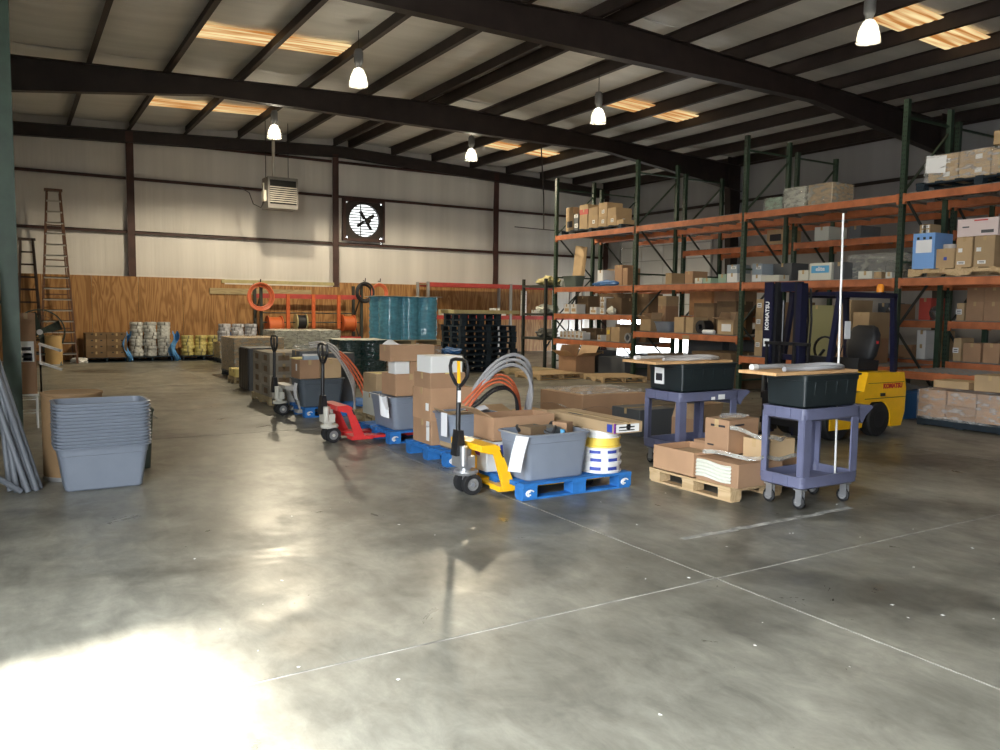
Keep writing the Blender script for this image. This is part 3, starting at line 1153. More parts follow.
# ================================================================== pallet jacks
def pallet_jack(label, x, y, m, pump_m, body='jack'):
    """origin on the floor below the steering wheels; forks run towards +x"""
    t = thing('pallet_jack', label, 'pallet jack', (x, y, 0))
    for s in (-1, 1):
        f = MB()
        f.loft([[(.18, s * .19 - .08, .055), (.18, s * .19 + .08, .055), (.18, s * .19 + .08, .085), (.18, s * .19 - .08, .085)],
                [(1.20, s * .19 - .08, .055), (1.20, s * .19 + .08, .055), (1.20, s * .19 + .08, .085), (1.20, s * .19 - .08, .085)],
                [(1.36, s * .19 - .045, .062), (1.36, s * .19 + .045, .062), (1.36, s * .19 + .045, .075), (1.36, s * .19 - .045, .075)]])
        obj('fork', f, m, t)
        w_ = MB()
        w_.cyl((1.16, s * .19 - .035, .040), (1.16, s * .19 + .035, .040), .039, n=14)
        obj('load_wheel', w_, 'rubber', t)
        # slanted side of the frame, from pump head down to the fork heel
        sp = MB().prism([(-.02, .455), (.115, .455), (.150, .44), (.315, .085), (.315, .05), (.20, .05), (.10, .37), (-.02, .40)], s * .265 - .012, s * .265 + .012, 'Y')
        obj('frame_side', sp, m, t)
        obj('fork_heel', B(.16, .42, s * .19 - .085, s * .19 + .085, .045, .09), m, t)
    obj('frame_head', MB().box(-.02, .12, -.253, .253, .435, .455).box(-.02, .0, -.253, .253, .40, .436), m, t)
    obj('frame_foot', B(.20, .30, -.253, .253, .05, .075), m, t)
    obj('frame_decal', MB().prism([(.165, .41), (.195, .345), (.182, .34), (.152, .405)], -.2785, -.2765, 'Y'), 'ink', t)
    # pump
    pu = MB().lathe([(0, .20), (.055, .20), (.055, .40), (.035, .42), (0, .42)], 14, (-.03, 0, 0))
    pu.box(-.11, .02, -.09, .09, .24, .34).cyl((-.08, -.07, .26), (-.08, -.07, .43), .035, n=12).cyl((-.03, .08, .25), (-.03, .08, .41), .03, n=12)
    pu.lathe([(0, .17), (.10, .17), (.11, .19), (.10, .21), (0, .21)], 16, (-.02, 0, 0))
    obj('hydraulic_pump', pu, pump_m, t, smooth=True)
    obj('axle_fork', MB().box(-.03, .03, -.045, .045, .08, .18).cyl((0, -.105, .09), (0, .105, .09), .018), pump_m, t)
    for s in (-1, 1):
        wh = obj('steering_wheel', MB().ring([(.055, -.028), (.088, -.028), (.092, -.02), (.092, .02), (.088, .028), (.055, .028)], 22, (0, s * .075, .092), 'Y'), 'rubber', t, smooth=True)
        obj('wheel_hub', MB().lathe([(0, -.02), (.055, -.02), (.055, .02), (0, .02)], 16, (0, s * .075, .092), 'Y'), 'rubber_grey' if s < 0 else 'rubber', wh, smooth=True)
    # handle
    hx = -.10
    obj('handle_bracket', MB().prism([(hx - .045, .34), (hx + .05, .34), (hx + .028, .56), (hx - .02, .56)], -.05, .05, 'Y'), 'steel_black', t)
    hd = MB().tube([(hx, 0, .5), (hx + .005, 0, .95)], .021, 10)
    obj('handle_tube', hd, 'steel_black', t, smooth=True)
    loop = [(0, .93), (-.06, .955), (-.145, 1.03), (-.16, 1.10), (-.135, 1.15), (-.06, 1.165), (.06, 1.165), (.135, 1.15), (.16, 1.10), (.145, 1.03), (.06, .955)]
    hl = MB().tube([(hx + .005, a, b) for a, b in loop], .016, 8, closed=True)
    grip = obj('handle_grip', hl, 'steel_black', t, smooth=True)
    obj('release_lever', MB().bar((hx + .005, 0, .96), (hx, 0, 1.15), .03, .016), 'jack_yellow' if body == 'yellow' else 'steel_black', grip)
    if body == 'yellow':
        obj('handle_sticker', MB().bar((hx - .002, -.0215, .80), (hx - .002, -.0215, .90), .03, .004, (0, 1, 0)), 'sticker', t)
    return t


pallet_jack('yellow pallet jack with black handle parked at the nearest blue pallet', 3.345, 6.02, 'jack_yellow', 'zinc', 'yellow')
pallet_jack('red pallet jack with cream pump and black upright handle', 3.20, 9.10, 'jack_red', 'cast_cream')
pallet_jack('weathered grey pallet jack farthest back in the row of loads', 3.36, 11.70, 'jack_grey', 'cast_cream')


# ================================================================== load 1: nearest blue pallet
PT = .146
pallet('nearest blue block pallet, with the yellow pallet jack forks inside', 3.60, 5.52, w=1.16, m='pallet_blue', mark=True)
t1 = tote('grey plastic tote full of odds and ends on the nearest blue pallet', 3.64, 5.55, PT, .67, .46, .40, taper=.036)
obj('pen_mark', MB().box(.20, .204, -.198, -.194, .24, .31).box(.13, .20, -.194, -.190, .236, .240), 'ink', t1)
# contents of the tote
carton('small brown carton end sticking out of the overfull grey tote', 3.72, 5.66, PT + .02, .20, .16, .43, 'dkbrown', .2, tape=False)
carton('grey flat box lying inside the overfull grey tote, centre', 3.945, 5.66, PT + .02, .14, .2, .41, 'slate', -.15, tape=False)
carton('tan carton flap corner sticking out of the overfull grey tote, right side', 4.10, 5.70, PT + .02, .13, .14, .44, 'brown', .5, tape=False)
o = obj('bottle', MB().lathe([(0, 0), (.022, 0), (.024, .03), (.024, .30), (.012, .33), (.012, .36), (0, .36)], 12), 'rubber_grey', None, (4.065, 5.63, PT + .02), smooth=True)
tag(o, 'slim bottle with a bright blue cap in the grey tote', 'bottle')
obj('cap', MB().lathe([(0, .36), (.02, .36), (.02, .395), (0, .4)], 12), 'sky_blue_print', o)
o = obj('cable_bundle', MB().tube([(3.70 + .5 * u, 5.62 + .28 * (.5 + .5 * math.sin(9 * u)), PT + .41 + .03 * math.sin(23 * u)) for u in [i / 30 for i in range(31)]], .016, 6), 'cable_black', smooth=True)
tag(o, 'black cables tangled across the top of the overfull grey tote', 'cable')
o = obj('paper_sheet', MB().sheet(lambda u, v: (3.445 + .12 * u + .078 * v, 5.527 - .012 * u + .01 * math.sin(3 * v), .27 + .29 * v - .02 * u), 3, 4, .002), 'paper', smooth=True)
tag(o, 'white paper sheet hanging off the rim of the nearest grey tote', 'paper')
carton('flat white carton with purple print under the open box beside the yellow jack', 3.58, 6.10, PT, .70, .40, .26, 'white', 0, sticker=[('y', .02, .62, .10, .08, 'ink_purple'), ('y', .2, .55, .08, .09, 'ink_blue'), ('x', .3, .5, .15, .08, 'ink_purple')])
open_carton('open brown carton with its left flap folded out behind the nearest tote', 3.66, 6.12, PT + .26, .66, .36, .22, 'brown', 0, flaps=(152, None, None, None), fl=.20)
carton('low dark carton supporting the long box on the nearest blue pallet', 4.36, 5.98, PT, .38, .46, .37, 'dkbrown', 0)
carton('long flat brown carton with a white and purple end label, lying on reels', 4.46, 5.42, PT + .375, .33, 1.03, .095, 'tan', 0, sticker=[('y', .05, .1, .27, .07), ('y', .0, .05, .025, .085, 'ink_purple'), ('x', .02, .1, .07, .07, 'ink_blue'), ('z', .2, .55, .03, .2, 'ink')])


def reel(label, x, y, z, r, h, m, band, group):
    o = obj('cable_reel', MB().lathe([(0, 0), (r, 0), (r, .012), (r * .94, .016), (r * .94, h - .016), (r, h - .012), (r, h), (.05, h), (.05, h - .01), (0, h - .01)], 26), m, None, (x, y, z), smooth=True)
    tag(o, label, 'cable reel', group)
    if band:
        for a0 in (3.55, 4.45, 5.4):
            lo = [[((r * .94 + e) * math.cos(a0 + .55 * i / 8), (r * .94 + e) * math.sin(a0 + .55 * i / 8), zz) for i in range(9)] for e, zz in ((.002, h * .3), (.002, h * .68))]
            mb = MB()
            for i in range(8):
                mb.loft([[lo[0][i], lo[0][i + 1], lo[1][i + 1], lo[1][i]], [tuple(Vector(p) * 1.001) for p in (lo[0][i], lo[0][i + 1], lo[1][i + 1], lo[1][i])]])
            obj('printed_band', mb, 'ink_blue', o)
    return o


zz = PT
for k, (h, m, bnd, lb, dx) in enumerate([(.08, 'reel_white', True, 'white printed cable reel, bottom of the short stack of reels', 0), (.075, 'reel_white', True, 'white printed cable reel, second from the bottom of the stack', .004),
                                         (.07, 'reel_white', True, 'white printed cable reel just below the yellow one', -.006), (.085, 'reel_yellow', False, 'yellow cable reel near the top of the short stack', .015), (.063, 'reel_white', False, 'white cable reel on top of the stack, under the long box', .01)]):
    reel(lb, 4.56 + dx, 5.73, zz, .195 if k < 3 else .175, h, m, bnd, 'cable reels on the nearest blue pallet')
    zz += h + .0005

# ================================================================== load 2
pallet('second blue pallet, carrying the tall carton stack and hose box', 3.70, 7.08, m='pallet_blue', mark=True)
tote('grey plastic tote with papers, half hidden by the yellow jack handle', 3.75, 7.10, PT, .56, .42, .38)
open_carton('tan carton inside the grey tote behind the yellow jack handle', 3.79, 7.18, PT + .02, .30, .24, .355, 'tan', 0, flaps=(150, None, 160, None), fl=.1)
o = obj('paper_sheet', MB().sheet(lambda u, v: (3.725 - .006 * u, 7.14 + .12 * u, .30 + .24 * v), 2, 3, .002), 'paper')
tag(o, 'white paper taped to the side of the tote on the second blue pallet', 'paper')
o = obj('paper_sheet', MB().sheet(lambda u, v: (4.02 + .2 * u, 7.16 + .26 * v, .535 + .03 * u + .025 * math.sin(4 * v)), 3, 3, .003), 'paper')
tag(o, 'grey white paper lying over the tote beside the yellow jack handle', 'paper')
carton('lowest brown carton of the tall stack on the second blue pallet', 3.76, 7.56, PT, .52, .46, .26, 'brown', sticker=[('x', .12, .15, .07, .16), ('x', .12, .72, .07, .06)])
carton('big brown carton in the middle of the tall stack on the second pallet', 3.75, 7.57, PT + .26, .52, .44, .34, 'brown', sticker=[('x', .1, .3, .07, .08)])
carton('brown carton under the white box in the tall stack', 3.75, 7.58, PT + .60, .42, .40, .165, 'brown', sticker=[('y', .42, .93, .1, .012, 'card_yellow')])
carton('clean white box on top of the tall carton stack', 3.755, 7.58, PT + .767, .38, .34, .175, 'white', tape=False)
open_carton('tan open carton holding the looped hoses', 4.30, 7.12, PT, .56, .62, .30, 'tan', flaps=(None, 170, None, 165), fl=.2)


def hose(label, name, m, strands, y, pts, r, cat='hose', dy=.045, dp=.0):
    base = [Vector((a, y, b)) for a, b in pts]
    t = thing(name, label, cat, (base[-1].x, y, 0))
    off = Vector((base[-1].x, y, 0))
    for k in range(strands):
        P = []
        n = len(base)
        for i in range((n - 1) * 5 + 1):
            s_ = i / 5
            j = min(int(s_), n - 2)
            u = s_ - j
            p0, p1, p2, p3 = base[max(j - 1, 0)], base[j], base[j + 1], base[min(j + 2, n - 1)]
            q = .5 * ((2 * p1) + (p2 - p0) * u + (2 * p0 - 5 * p1 + 4 * p2 - p3) * u * u + (-p0 + 3 * p1 - 3 * p2 + p3) * u ** 3)
            ph = i / ((n - 1) * 5)
            q = q + Vector((dp * (k - (strands - 1) / 2) * math.sin(PI * ph), dy * (k - (strands - 1) / 2), dp * (k - (strands - 1) / 2)))
            P.append(q - off)
        obj('hose_strand', MB().tube(P, r, 8), m, t, smooth=True)
    return t


hose('thick light grey hoses looping highest out of the carton', 'hose_bundle', 'hose_grey', 3, 7.36, [(4.34, .30), (4.16, .62), (4.25, .82), (4.44, .99), (4.65, 1.05), (4.82, .96), (4.88, .76), (4.84, .5), (4.80, .20)], .020, dy=.06, dp=.05)
hose('orange hoses looping below the grey ones', 'hose_bundle', 'hose_orange', 3, 7.28, [(4.00, .58), (4.10, .68), (4.25, .81), (4.42, .86), (4.56, .80), (4.66, .64), (4.69, .45), (4.68, .20)], .013, dy=.045, dp=.034)
hose('black hose making the smallest loop beside the open carton', 'hose_bundle', 'cable_black', 2, 7.22, [(4.02, .57), (4.14, .63), (4.30, .74), (4.45, .765), (4.56, .70), (4.61, .55), (4.62, .2)], .013, dp=.02)

# ================================================================== load 3
pallet('blue pallet under the red pallet jack', 3.74, 8.60, m='pallet_blue', mark=True)
tote('grey tote standing on the blue pallet next to the red jack', 3.79, 8.64, PT, .50, .72, .40)
o = obj('folded_paper', MB().sheet(lambda u, v: (3.755 - .03 * u - .05 * math.sin(3 * u), 8.66 + .16 * u + .05 * v, .30 + .23 * v + .05 * u), 4, 4, .002).sheet(lambda u, v: (3.73 - .03 * v, 8.62 + .14 * u, .42 + .15 * v - .03 * u), 3, 3, .002), 'paper')
tag(o, 'folded white papers hanging on the tote beside the red jack', 'paper')
carton('brown carton standing on the tote behind the red jack', 3.86, 8.72, PT + .402, .40, .42, .26, 'brown')
carton('small square white box on the carton behind the red jack', 3.86, 8.74, PT + .664, .19, .2, .15, 'white', tape=False)
carton('small brown box beside the small white box', 4.06, 8.74, PT + .664, .19, .24, .145, 'brown')
carton('long brown carton topmost of the load behind the red jack', 3.78, 8.70, PT + .815, .58, .32, .19, 'brown')
o = obj('paper_sheet', MB().sheet(lambda u, v: (3.80 + .20 * u, 8.86 + .12 * v, PT + 1.008 + .055 * math.sin(PI * u) * v), 6, 3, .002), 'paper')
tag(o, 'curled pale sheet on the topmost long carton', 'paper')
pallet('old wooden pallet behind the red jack, under yellow-topped cartons', 4.10, 9.9, m='pallet_old', w=1.1, d=.9)
carton('yellow-topped carton on the old pallet behind the red jack, lower', 4.12, 9.92, PT, .52, .5, .30, 'pale')
carton('yellow-topped carton on the old pallet behind the red jack, upper', 4.12, 9.94, PT + .30, .50, .46, .26, 'tan', sticker=[('z', .1, .15, .36, .3, 'card_yellow')])
crumple('black bag slumped beside the brown cartons of the red jack load', 'bag', 'bag', (4.44, 8.95, PT), .10, .16, .42, 'seat_black', 4)

# ================================================================== load 4
pallet('blue pallet at the grey pallet jack, under the dark tote', 3.56, 11.20, m='pallet_blue', mark=True)
tote('dark grey tote on the blue pallet of the grey jack', 3.50, 11.22, PT, .66, .50, .41, 'tote_dark')
carton('tan carton on the left of the dark grey tote', 3.50, 11.26, PT + .412, .30, .40, .27, 'brown', sticker=[('x', .3, .4, .06, .1)])
carton('tan carton on the right of the dark grey tote', 3.81, 11.26, PT + .412, .31, .40, .27, 'tan')
o = obj('yellow_folder', MB().sheet(lambda u, v: (3.47 + .42 * u, 11.34 + .30 * v, PT + .70 + .02 * u), 3, 2, .012), 'card_yellow')
tag(o, 'yellow folder lying on the two tan cartons', 'folder')
o = obj('paper_pad', B(3.56, 3.82, 11.27, 11.33, PT + .683, PT + .74), 'card_bluegrey')
tag(o, 'pale blue paper pad in front of the yellow folder', 'pad')
carton('carton with white and black print behind the yellow folder', 3.66, 11.76, PT, .40, .40, .78, 'dark', sticker=[('y', .1, .82, .28, .1)])
carton('dark wrapped box beside the printed carton behind the folder', 4.10, 11.76, PT, .42, .40, .74, 'slate')
crumple('clear crumpled film heaped on the cartons of the grey jack load', 'stretch_film', 'film', (3.95, 11.95, PT + .785), .36, .18, .10, 'film_milky', 8)
o = obj('paper_sheet', MB().sheet(lambda u, v: (3.465 - .02 * math.sin(3 * v), 11.24 + .14 * u, .26 + .24 * v), 3, 4, .002), 'paper')
tag(o, 'white paper taped to the left end of the dark tote', 'paper')
hose('pale grey tubes bending down over the front of the dark tote', 'hose_bundle', 'hose_white', 3, 11.12, [(3.60, PT + .90), (3.78, 1.06), (3.95, .99), (4.12, .76), (4.24, .50), (4.27, .28), (4.27, .02)], .014, dy=.03, dp=.03)
hose('orange tubes bending down beside the dark tote', 'hose_bundle', 'hose_orange', 3, 10.98, [(4.00, .92), (4.12, .80), (4.26, .60), (4.36, .40), (4.40, .20), (4.38, .015)], .014, dy=.03, dp=.04)

# ================================================================== load 5: cartons on a wooden pallet, black stack, wrapped loads
stringer_pallet('weathered wooden pallet under the stack of worn printed cartons', 3.50, 12.85, w=1.1, d=1.12, m='pallet_old')
for k in range(4):
    for q in range(2):
        for c in range(2):
            if c == 1 and q == 0 and False:
                continue
            carton('worn tan carton with dark print, %s layer, %s column, %s row' % (['lowest', 'second', 'third', 'top'][k], ['near', 'far'][q], ['aisle', 'inner'][c]),
                   3.52 + .46 * c, 12.88 + .53 * q, .1305 + .178 * k, .455, .525, .1775, 'card_worn', group='worn printed cartons', sticker=[('x', .3, .25, .2, .09, 'card_dark'), ('y', .3, .3, .18, .08, 'card_dark')])
o = thing('cable_spool_crate', 'tall black crate standing behind the worn printed cartons', 'crate', (4.05, 15.6, 0))
obj('crate_body', cbox(.55, .7, .80, .02), 'card_slate', o)
for k in range(5):
    obj('crate_slat', B(-.292, -.276, -.33 + .14 * k, -.22 + .14 * k, .02, .78), 'steel_black', o)
stringer_pallet('small pallet of yellow cartons beside the film-wrapped load', 3.86, 16.75, w=.8, d=.6, m='pallet_old')
for q in range(2):
    carton('yellow carton on the small pallet, %s one' % ['near', 'far'][q], 3.88, 16.77 + .29 * q, .131, .4, .28, .16, 'yellow')


def wrapped_load(label, x0, y0, w, d, h, film, rows, kind='tan', pal='pallet_old', seed=1, z0=0.0):
    t = thing('wrapped_pallet_load', label, 'pallet load', (x0 + w / 2, y0 + d / 2, z0))
    n = 3
    for k in range(3):
        xx = -w / 2 + .06 + (w - .12) * k / 2
        obj('pallet_stringer', B(xx - .05, xx + .05, -d / 2, d / 2, .015, .105), pal, t)
    for k in range(6):
        yy = -d / 2 + .06 + (d - .12) * k / 5
        obj('pallet_board', B(-w / 2, w / 2, yy - .055, yy + .055, .105, .125), pal, t)
    for k in range(3):
        yy = -d / 2 + .06 + (d - .12) * k / 2
        obj('pallet_board', B(-w / 2, w / 2, yy - .05, yy + .05, 0, .015), pal, t)
    nx, ny, nz = rows
    bw, bd, bh = w / nx, d / ny, (h - .127) / nz
    rnd = random.Random(seed)
    for i in range(nx):
        for j in range(ny):
            for k in range(nz):
                e = rnd.uniform(.003, .012)
                if 0 < i < nx - 1 and 0 < j < ny - 1 and k < nz - 1:
                    continue
                obj('carton', B(-w / 2 + i * bw + e, -w / 2 + (i + 1) * bw - e, -d / 2 + j * bd + e, -d / 2 + (j + 1) * bd - e, .126 + k * bh + .001, .126 + (k + 1) * bh - .001), CARD.get(kind, kind), t)
    obj('stretch_film', film_wrap(w, d, h - .10, seed), film, t, (0, 0, .10))
    return t


wrapped_load('film-wrapped pallet of tan cartons, silvery top, left of the black crate', 4.15, 18.0, 1.1, 1.3, .88, 'film_milky', (2, 2, 4), 'tan', 'pallet_dark', 2)
wrapped_load('long low film-wrapped load below the orange wire reels', 5.6, 20.0, 1.7, 1.1, .98, 'film_milky', (3, 2, 2), 'pale', 'pallet_old', 3)


def coil_wrap(label, x0, y0, z0, w, d, h, film, nx, ny, seed, coil_m):
    """pallet of coil stacks wrapped in coloured film: bulging columns"""
    t = thing('wrapped_coil_pallet', label, 'pallet load', (x0 + w / 2, y0 + d / 2, z0))
    for k in range(3):
        xx = -w / 2 + .06 + (w - .12) * k / 2
        obj('pallet_stringer', B(xx - .05, xx + .05, -d / 2, d / 2, 0, .10), 'pallet_old', t)
    for k in range(6):
        yy = -d / 2 + .06 + (d - .12) * k / 5
        obj('pallet_board', B(-w / 2, w / 2, yy - .055, yy + .055, .10, .12), 'pallet_old', t)
    r = min(w / nx, d / ny) / 2
    rnd = random.Random(seed)
    loops = []
    nz = 14
    cs = [(-w / 2 + w / nx * (i + .5), -d / 2 + d / ny * (j + .5)) for i in range(nx) for j in range(ny)]
    rx = w / nx / 2
    ry = d / ny / 2
    for k in range(nz + 1):
        z = .121 + (h - .121) * k / nz
        lp = []
        for a in range(72):
            t_ = 2 * PI * a / 72
            best = 0
            for cx, cy in cs:
                ex, ey = rx * .98, ry * .98
                # ray from centre against the ellipse of a stack
                dx, dy = math.cos(t_), math.sin(t_)
                A_ = (dx / ex) ** 2 + (dy / ey) ** 2
                B_ = -2 * (dx * cx / ex ** 2 + dy * cy / ey ** 2)
                C_ = (cx / ex) ** 2 + (cy / ey) ** 2 - 1
                D_ = B_ * B_ - 4 * A_ * C_
                if D_ > 0:
                    best = max(best, (-B_ + math.sqrt(D_)) / (2 * A_))
            # film bridges the valleys between stacks
            hull = 1 / max(abs(math.cos(t_)) / (w / 2), abs(math.sin(t_)) / (d / 2))
            rr = max(best, hull * .80) if best > 0 else hull * .8
            rr = min(rr, hull)
            rr += .012 * math.sin(k * PI) + rnd.uniform(-.008, .008) - (.014 if k % 2 else 0)
            lp.append((rr * math.cos(t_), rr * math.sin(t_), z + rnd.uniform(-.006, .006)))
        loops.append(lp)
    obj('stretch_film', MB().loft(loops), film, t, smooth=True)
    for cx, cy in cs:
        obj('coil_stack', MB().ring([(r * .9, 0), (r * .9, h - .12), (r * .45, h - .12), (r * .45, 0)], 20, (cx, cy, .125)), coil_m, t, smooth=True)
    obj('top_sheet', MB().sheet(lambda u, v: (-w / 2 - .02 + (w + .04) * u, -d / 2 + d * v, h + .012 + .006 * math.sin(9 * u + 4 * v)), 6, 4, .006), 'card_pale', t)
    return t


wrapped_load('brown carton load underneath the blue-wrapped coil pallet', 7.05, 16.5, 1.4, 1.1, .72, 'film_clear', (2, 2, 2), 'brown', 'pallet_dark', 5)
coil_wrap('big pallet of coils wrapped in shiny blue film, stacked high', 7.02, 16.5, .75, 1.42, 1.1, 1.08, 'film_blue', 3, 2, 4, 'coil_silver')
coil_wrap('dark teal film-wrapped coil pallet left of the blue-wrapped one', 5.75, 15.7, 0, 1.1, 1.0, .90, 'film_teal', 2, 2, 9, 'coil_silver')
carton('dark carton on the floor right of the brown carton load', 8.65, 16.7, 0, .5, .5, .5, 'slate')
crumple('dark blue film bundle lying on the dark carton', 'film_bundle', 'film', (8.9, 16.95, .50), .26, .22, .16, 'bin_blue', 3)


# ================================================================== left edge: rack, pipes, totes, drums
def rack_post(x, y, h, parent, m='rack_green', w=.08, face=-1):
    """perforated C-section post with a foot plate"""
    p = MB().box(x - w / 2, x - w / 2 + .006, y - w / 2, y + w / 2, 0, h)
    p.box(x - w / 2 + .006, x + w / 2, y - w / 2, y - w / 2 + .006, 0, h).box(x - w / 2 + .006, x + w / 2, y + w / 2 - .006, y + w / 2, 0, h)
    p.box(x - w / 2 + .01, x - w / 2 + .014, y - w / 2 + .006, y + w / 2 - .006, 0, h)
    o = obj('upright_post', p, m, parent)
    obj('foot_plate', B(x - .07, x + .07, y - .08, y + .08, 0, .012), m, o)
    return o


def post_holes(o, x, y, h, w=.08):
    mb = MB()
    z = .3
    while z < h - .05:
        mb.box(x - w / 2 - .0015, x - w / 2 + .001, y - .024, y - .010, z, z + .028)
        mb.box(x - w / 2 - .0015, x - w / 2 + .001, y + .010, y + .024, z, z + .028)
        z += .075
    oo = obj('punched_hole', mb, 'black_gap', o)
    oo['kind'] = 'stuff'


lr = thing('storage_rack', 'dark green rack upright at the far left edge, with leaning pipes', 'rack', (0, 0, 0))
for (px_, py_) in ((0.0, 8.55), (-1.05, 8.55), (0.0, 11.3), (-1.05, 11.3)):
    po = rack_post(px_, py_, 5.7, lr, w=.14)
for py_ in (8.55, 11.3):
    for k in range(4):
        z0 = .3 + 1.3 * k
        obj('brace', MB().bar((0.0, py_, z0), (-1.03, py_, z0 + (1.1 if k % 2 == 0 else -.0)), .03, .03), 'rack_green', lr)
for zz in (1.6, 3.2):
    for xx in (0.0, -1.05):
        obj('beam', B(xx - .03, xx + .02, 8.6, 11.25, zz - .11, zz), 'beam_orange', lr)
    obj('shelf_deck', B(-1.02, -.03, 8.6, 11.25, zz - .03, zz - .005), 'pallet_old', lr)

for k, (bx, by, tx, ty, tz) in enumerate([(.17, 7.86, -.56, 8.30, 2.9), (.145, 7.80, -.60, 8.24, 2.9), (.115, 7.84, -.64, 8.33, 2.92), (.08, 7.77, -.70, 8.22, 2.9), (.05, 7.86, -.40, 8.38, 3.1), (.0, 7.80, -.34, 8.36, 3.2), (-.05, 7.88, -.25, 8.40, 3.3)]):
    o = obj('conduit_pipe', MB().ring([(.019, 0), (.024, 0), (.024, 1), (.019, 1)], 12), 'pvc', None, (bx, by, .004), smooth=True)
    d = Vector((tx - bx, ty - by, tz))
    o.scale = (1, 1, d.length)
    o.rotation_mode = 'QUATERNION'
    o.rotation_quaternion = d.to_track_quat('Z', 'Y')
    tag(o, ['grey conduit pipe leaning on the rack, nearest the totes', 'grey conduit pipe leaning on the rack, second from the totes', 'grey conduit pipe leaning on the rack, third from the totes', 'grey conduit pipe leaning on the rack, front of the bundle',
            'steep grey conduit pipe at the left edge, right one', 'steep grey conduit pipe at the left edge, middle one', 'steep grey conduit pipe at the left edge, left one'][k], 'pipe', 'conduit pipes leaning on the rack')
o = obj('conduit_pipe', MB().tube([(.03, 7.72, .026), (-.45, 7.55, .44), (-.9, 7.42, .84)], .024, 10), 'pvc', smooth=True)
tag(o, 'thicker grey pipe slanting low across the left edge', 'pipe')

# nested stack of grey totes
TOT_N = 14
tm = tote_mesh(.71, .47, .385, .052)
for k in range(TOT_N):
    if k == 0:
        o = obj('plastic_tote', tm, 'tote_grey', None, (.65, 7.80, .001), .02)
        first_tote = o
    else:
        o = first_tote.copy()
        COL.objects.link(o)
        o.location = (.65 + random.uniform(-.002, .002), 7.80, .001 + .0285 * k)
    lb = 'grey tote, %s in the tall nested stack on the left' % ('lowest' if k == 0 else 'topmost' if k == TOT_N - 1 else ORD[k] + ' from below')
    tag(o, lb, 'tote', 'nested grey totes')


def fibre_drum(label, x, y, r, h, m, lidm='galv'):
    t = thing('fibre_drum', label, 'drum', (x, y, 0))
    obj('drum_body', MB().lathe([(0, 0), (r * .98, 0), (r, .015), (r, h - .015), (r * .97, h - .01), (0, h - .01)], 28), m, t, smooth=True)
    obj('bottom_hoop', MB().ring([(r, .0), (r + .006, .0), (r + .006, .035), (r, .035)], 28), lidm, t, smooth=True)
    obj('lid', MB().lathe([(0, h - .008), (r + .004, h - .012), (r + .008, h - .005), (r + .006, h + .012), (r * .93, h + .006), (0, h + .006)], 28), m, t, smooth=True)
    return t


fibre_drum('brown fibre drum standing just behind the nested grey totes', .46, 8.33, .25, .775, 'drum_fibre')
o = thing('waste_bin', 'dark green bin peeking out behind the nested totes', 'bin', (1.02, 8.55, 0))
obj('bin_body', MB().loft([rrect(.22, .28, .03, 3, 0), rrect(.28, .34, .04, 3, .55), rrect(.30, .36, .04, 3, .56), rrect(.30, .36, .04, 3, .58), rrect(.27, .33, .04, 3, .58), rrect(.21, .27, .03, 3, .02)]), 'bin_green', o, smooth=True)
obj('bin_handle', MB().tube([(.15, -.06, .50), (.18, -.06, .48), (.18, .06, .48), (.15, .06, .50)], .008, 6), 'galv', o)

# white wire stand with a tall labelled carton beside the rack
t = thing('wire_stand', 'white wire stand beside the left rack upright', 'stand', (.16, 11.9, 0))
st = MB()
for sx in (-.1, .1):
    for sy in (-.15, .15):
        obj('leg', MB().cyl((sx, sy, 0), (sx, sy, .42), .012, n=8), 'white_plastic', t)
obj('top_frame', MB().box(-.12, .12, -.17, .17, .42, .44), 'white_plastic', t)
for zz in (.20, .62 - .25):
    obj('side_rail', MB().tube([(-.1, -.15, zz), (.1, -.15, zz), (.1, .15, zz), (-.1, .15, zz)], .01, 6, closed=True), 'white_plastic', t)
carton('tall narrow brown carton with white and blue label beside the rack upright', .055, 11.76, .441, .21, .26, 1.02, 'brown', sticker=[('y', .12, .40, .16, .26), ('y', .3, .41, .10, .10, 'ink_blue')])
for k, zz in enumerate((.74, .98)):
    o = obj('white_bar', MB().bar((.30, 11.9, zz + .09), (.55, 11.8, zz), .045, .03).bar((.31, 11.9, 0), (.31, 11.9, zz + .10), .02, .02), 'white_plastic')
    tag(o, 'white angled bar pointing right beside the labelled carton, %s one' % ['lower', 'upper'][k], 'bar')

# ================================================================== back-left corner
def step_ladder(label, x, y, h, wb, wt, steps, rail, tread, lean=.10, rz=0.0):
    t = thing('step_ladder', label, 'ladder', (x, y, 0), rz)
    rear_y = .62

    def fx(z, s):
        return s * (wb + (wt - wb) * z / h) / 2

    def fy(z):
        return lean * z / h * 4.5
    for s in (-1, 1):
        obj('front_rail', MB().bar((fx(0, s), 0, 0), (fx(h, s), fy(h), h), .055, .075, (0, 1, 0)), rail, t)
        obj('rear_rail', MB().bar((fx(0, s) * .9, rear_y + .25, 0), (fx(h, s) * .9, fy(h) + .10, h - .08), .03, .05, (0, 1, 0)), rail, t)
    for k in range(1, steps):
        z = h * k / steps
        obj('step', MB().box(fx(z, -1), fx(z, 1), fy(z) - .05, fy(z) + .05, z - .025, z).box(fx(z, -1), fx(z, 1), fy(z) - .05, fy(z) - .045, z - .045, z), tread, t)
    obj('top_cap', B(-wt / 2 - .06, wt / 2 + .06, fy(h) - .06, fy(h) + .16, h - .04, h + .02), rail, t)
    for k in range(1, 5):
        z = h * k / 5
        yy = rear_y + .25 + (fy(h) + .10 - rear_y - .25) * z / h
        obj('rear_brace', MB().bar((fx(z, -1) * .9, yy, z), (fx(z, 1) * .9, yy, z), .02, .03), rail, t)
    return t


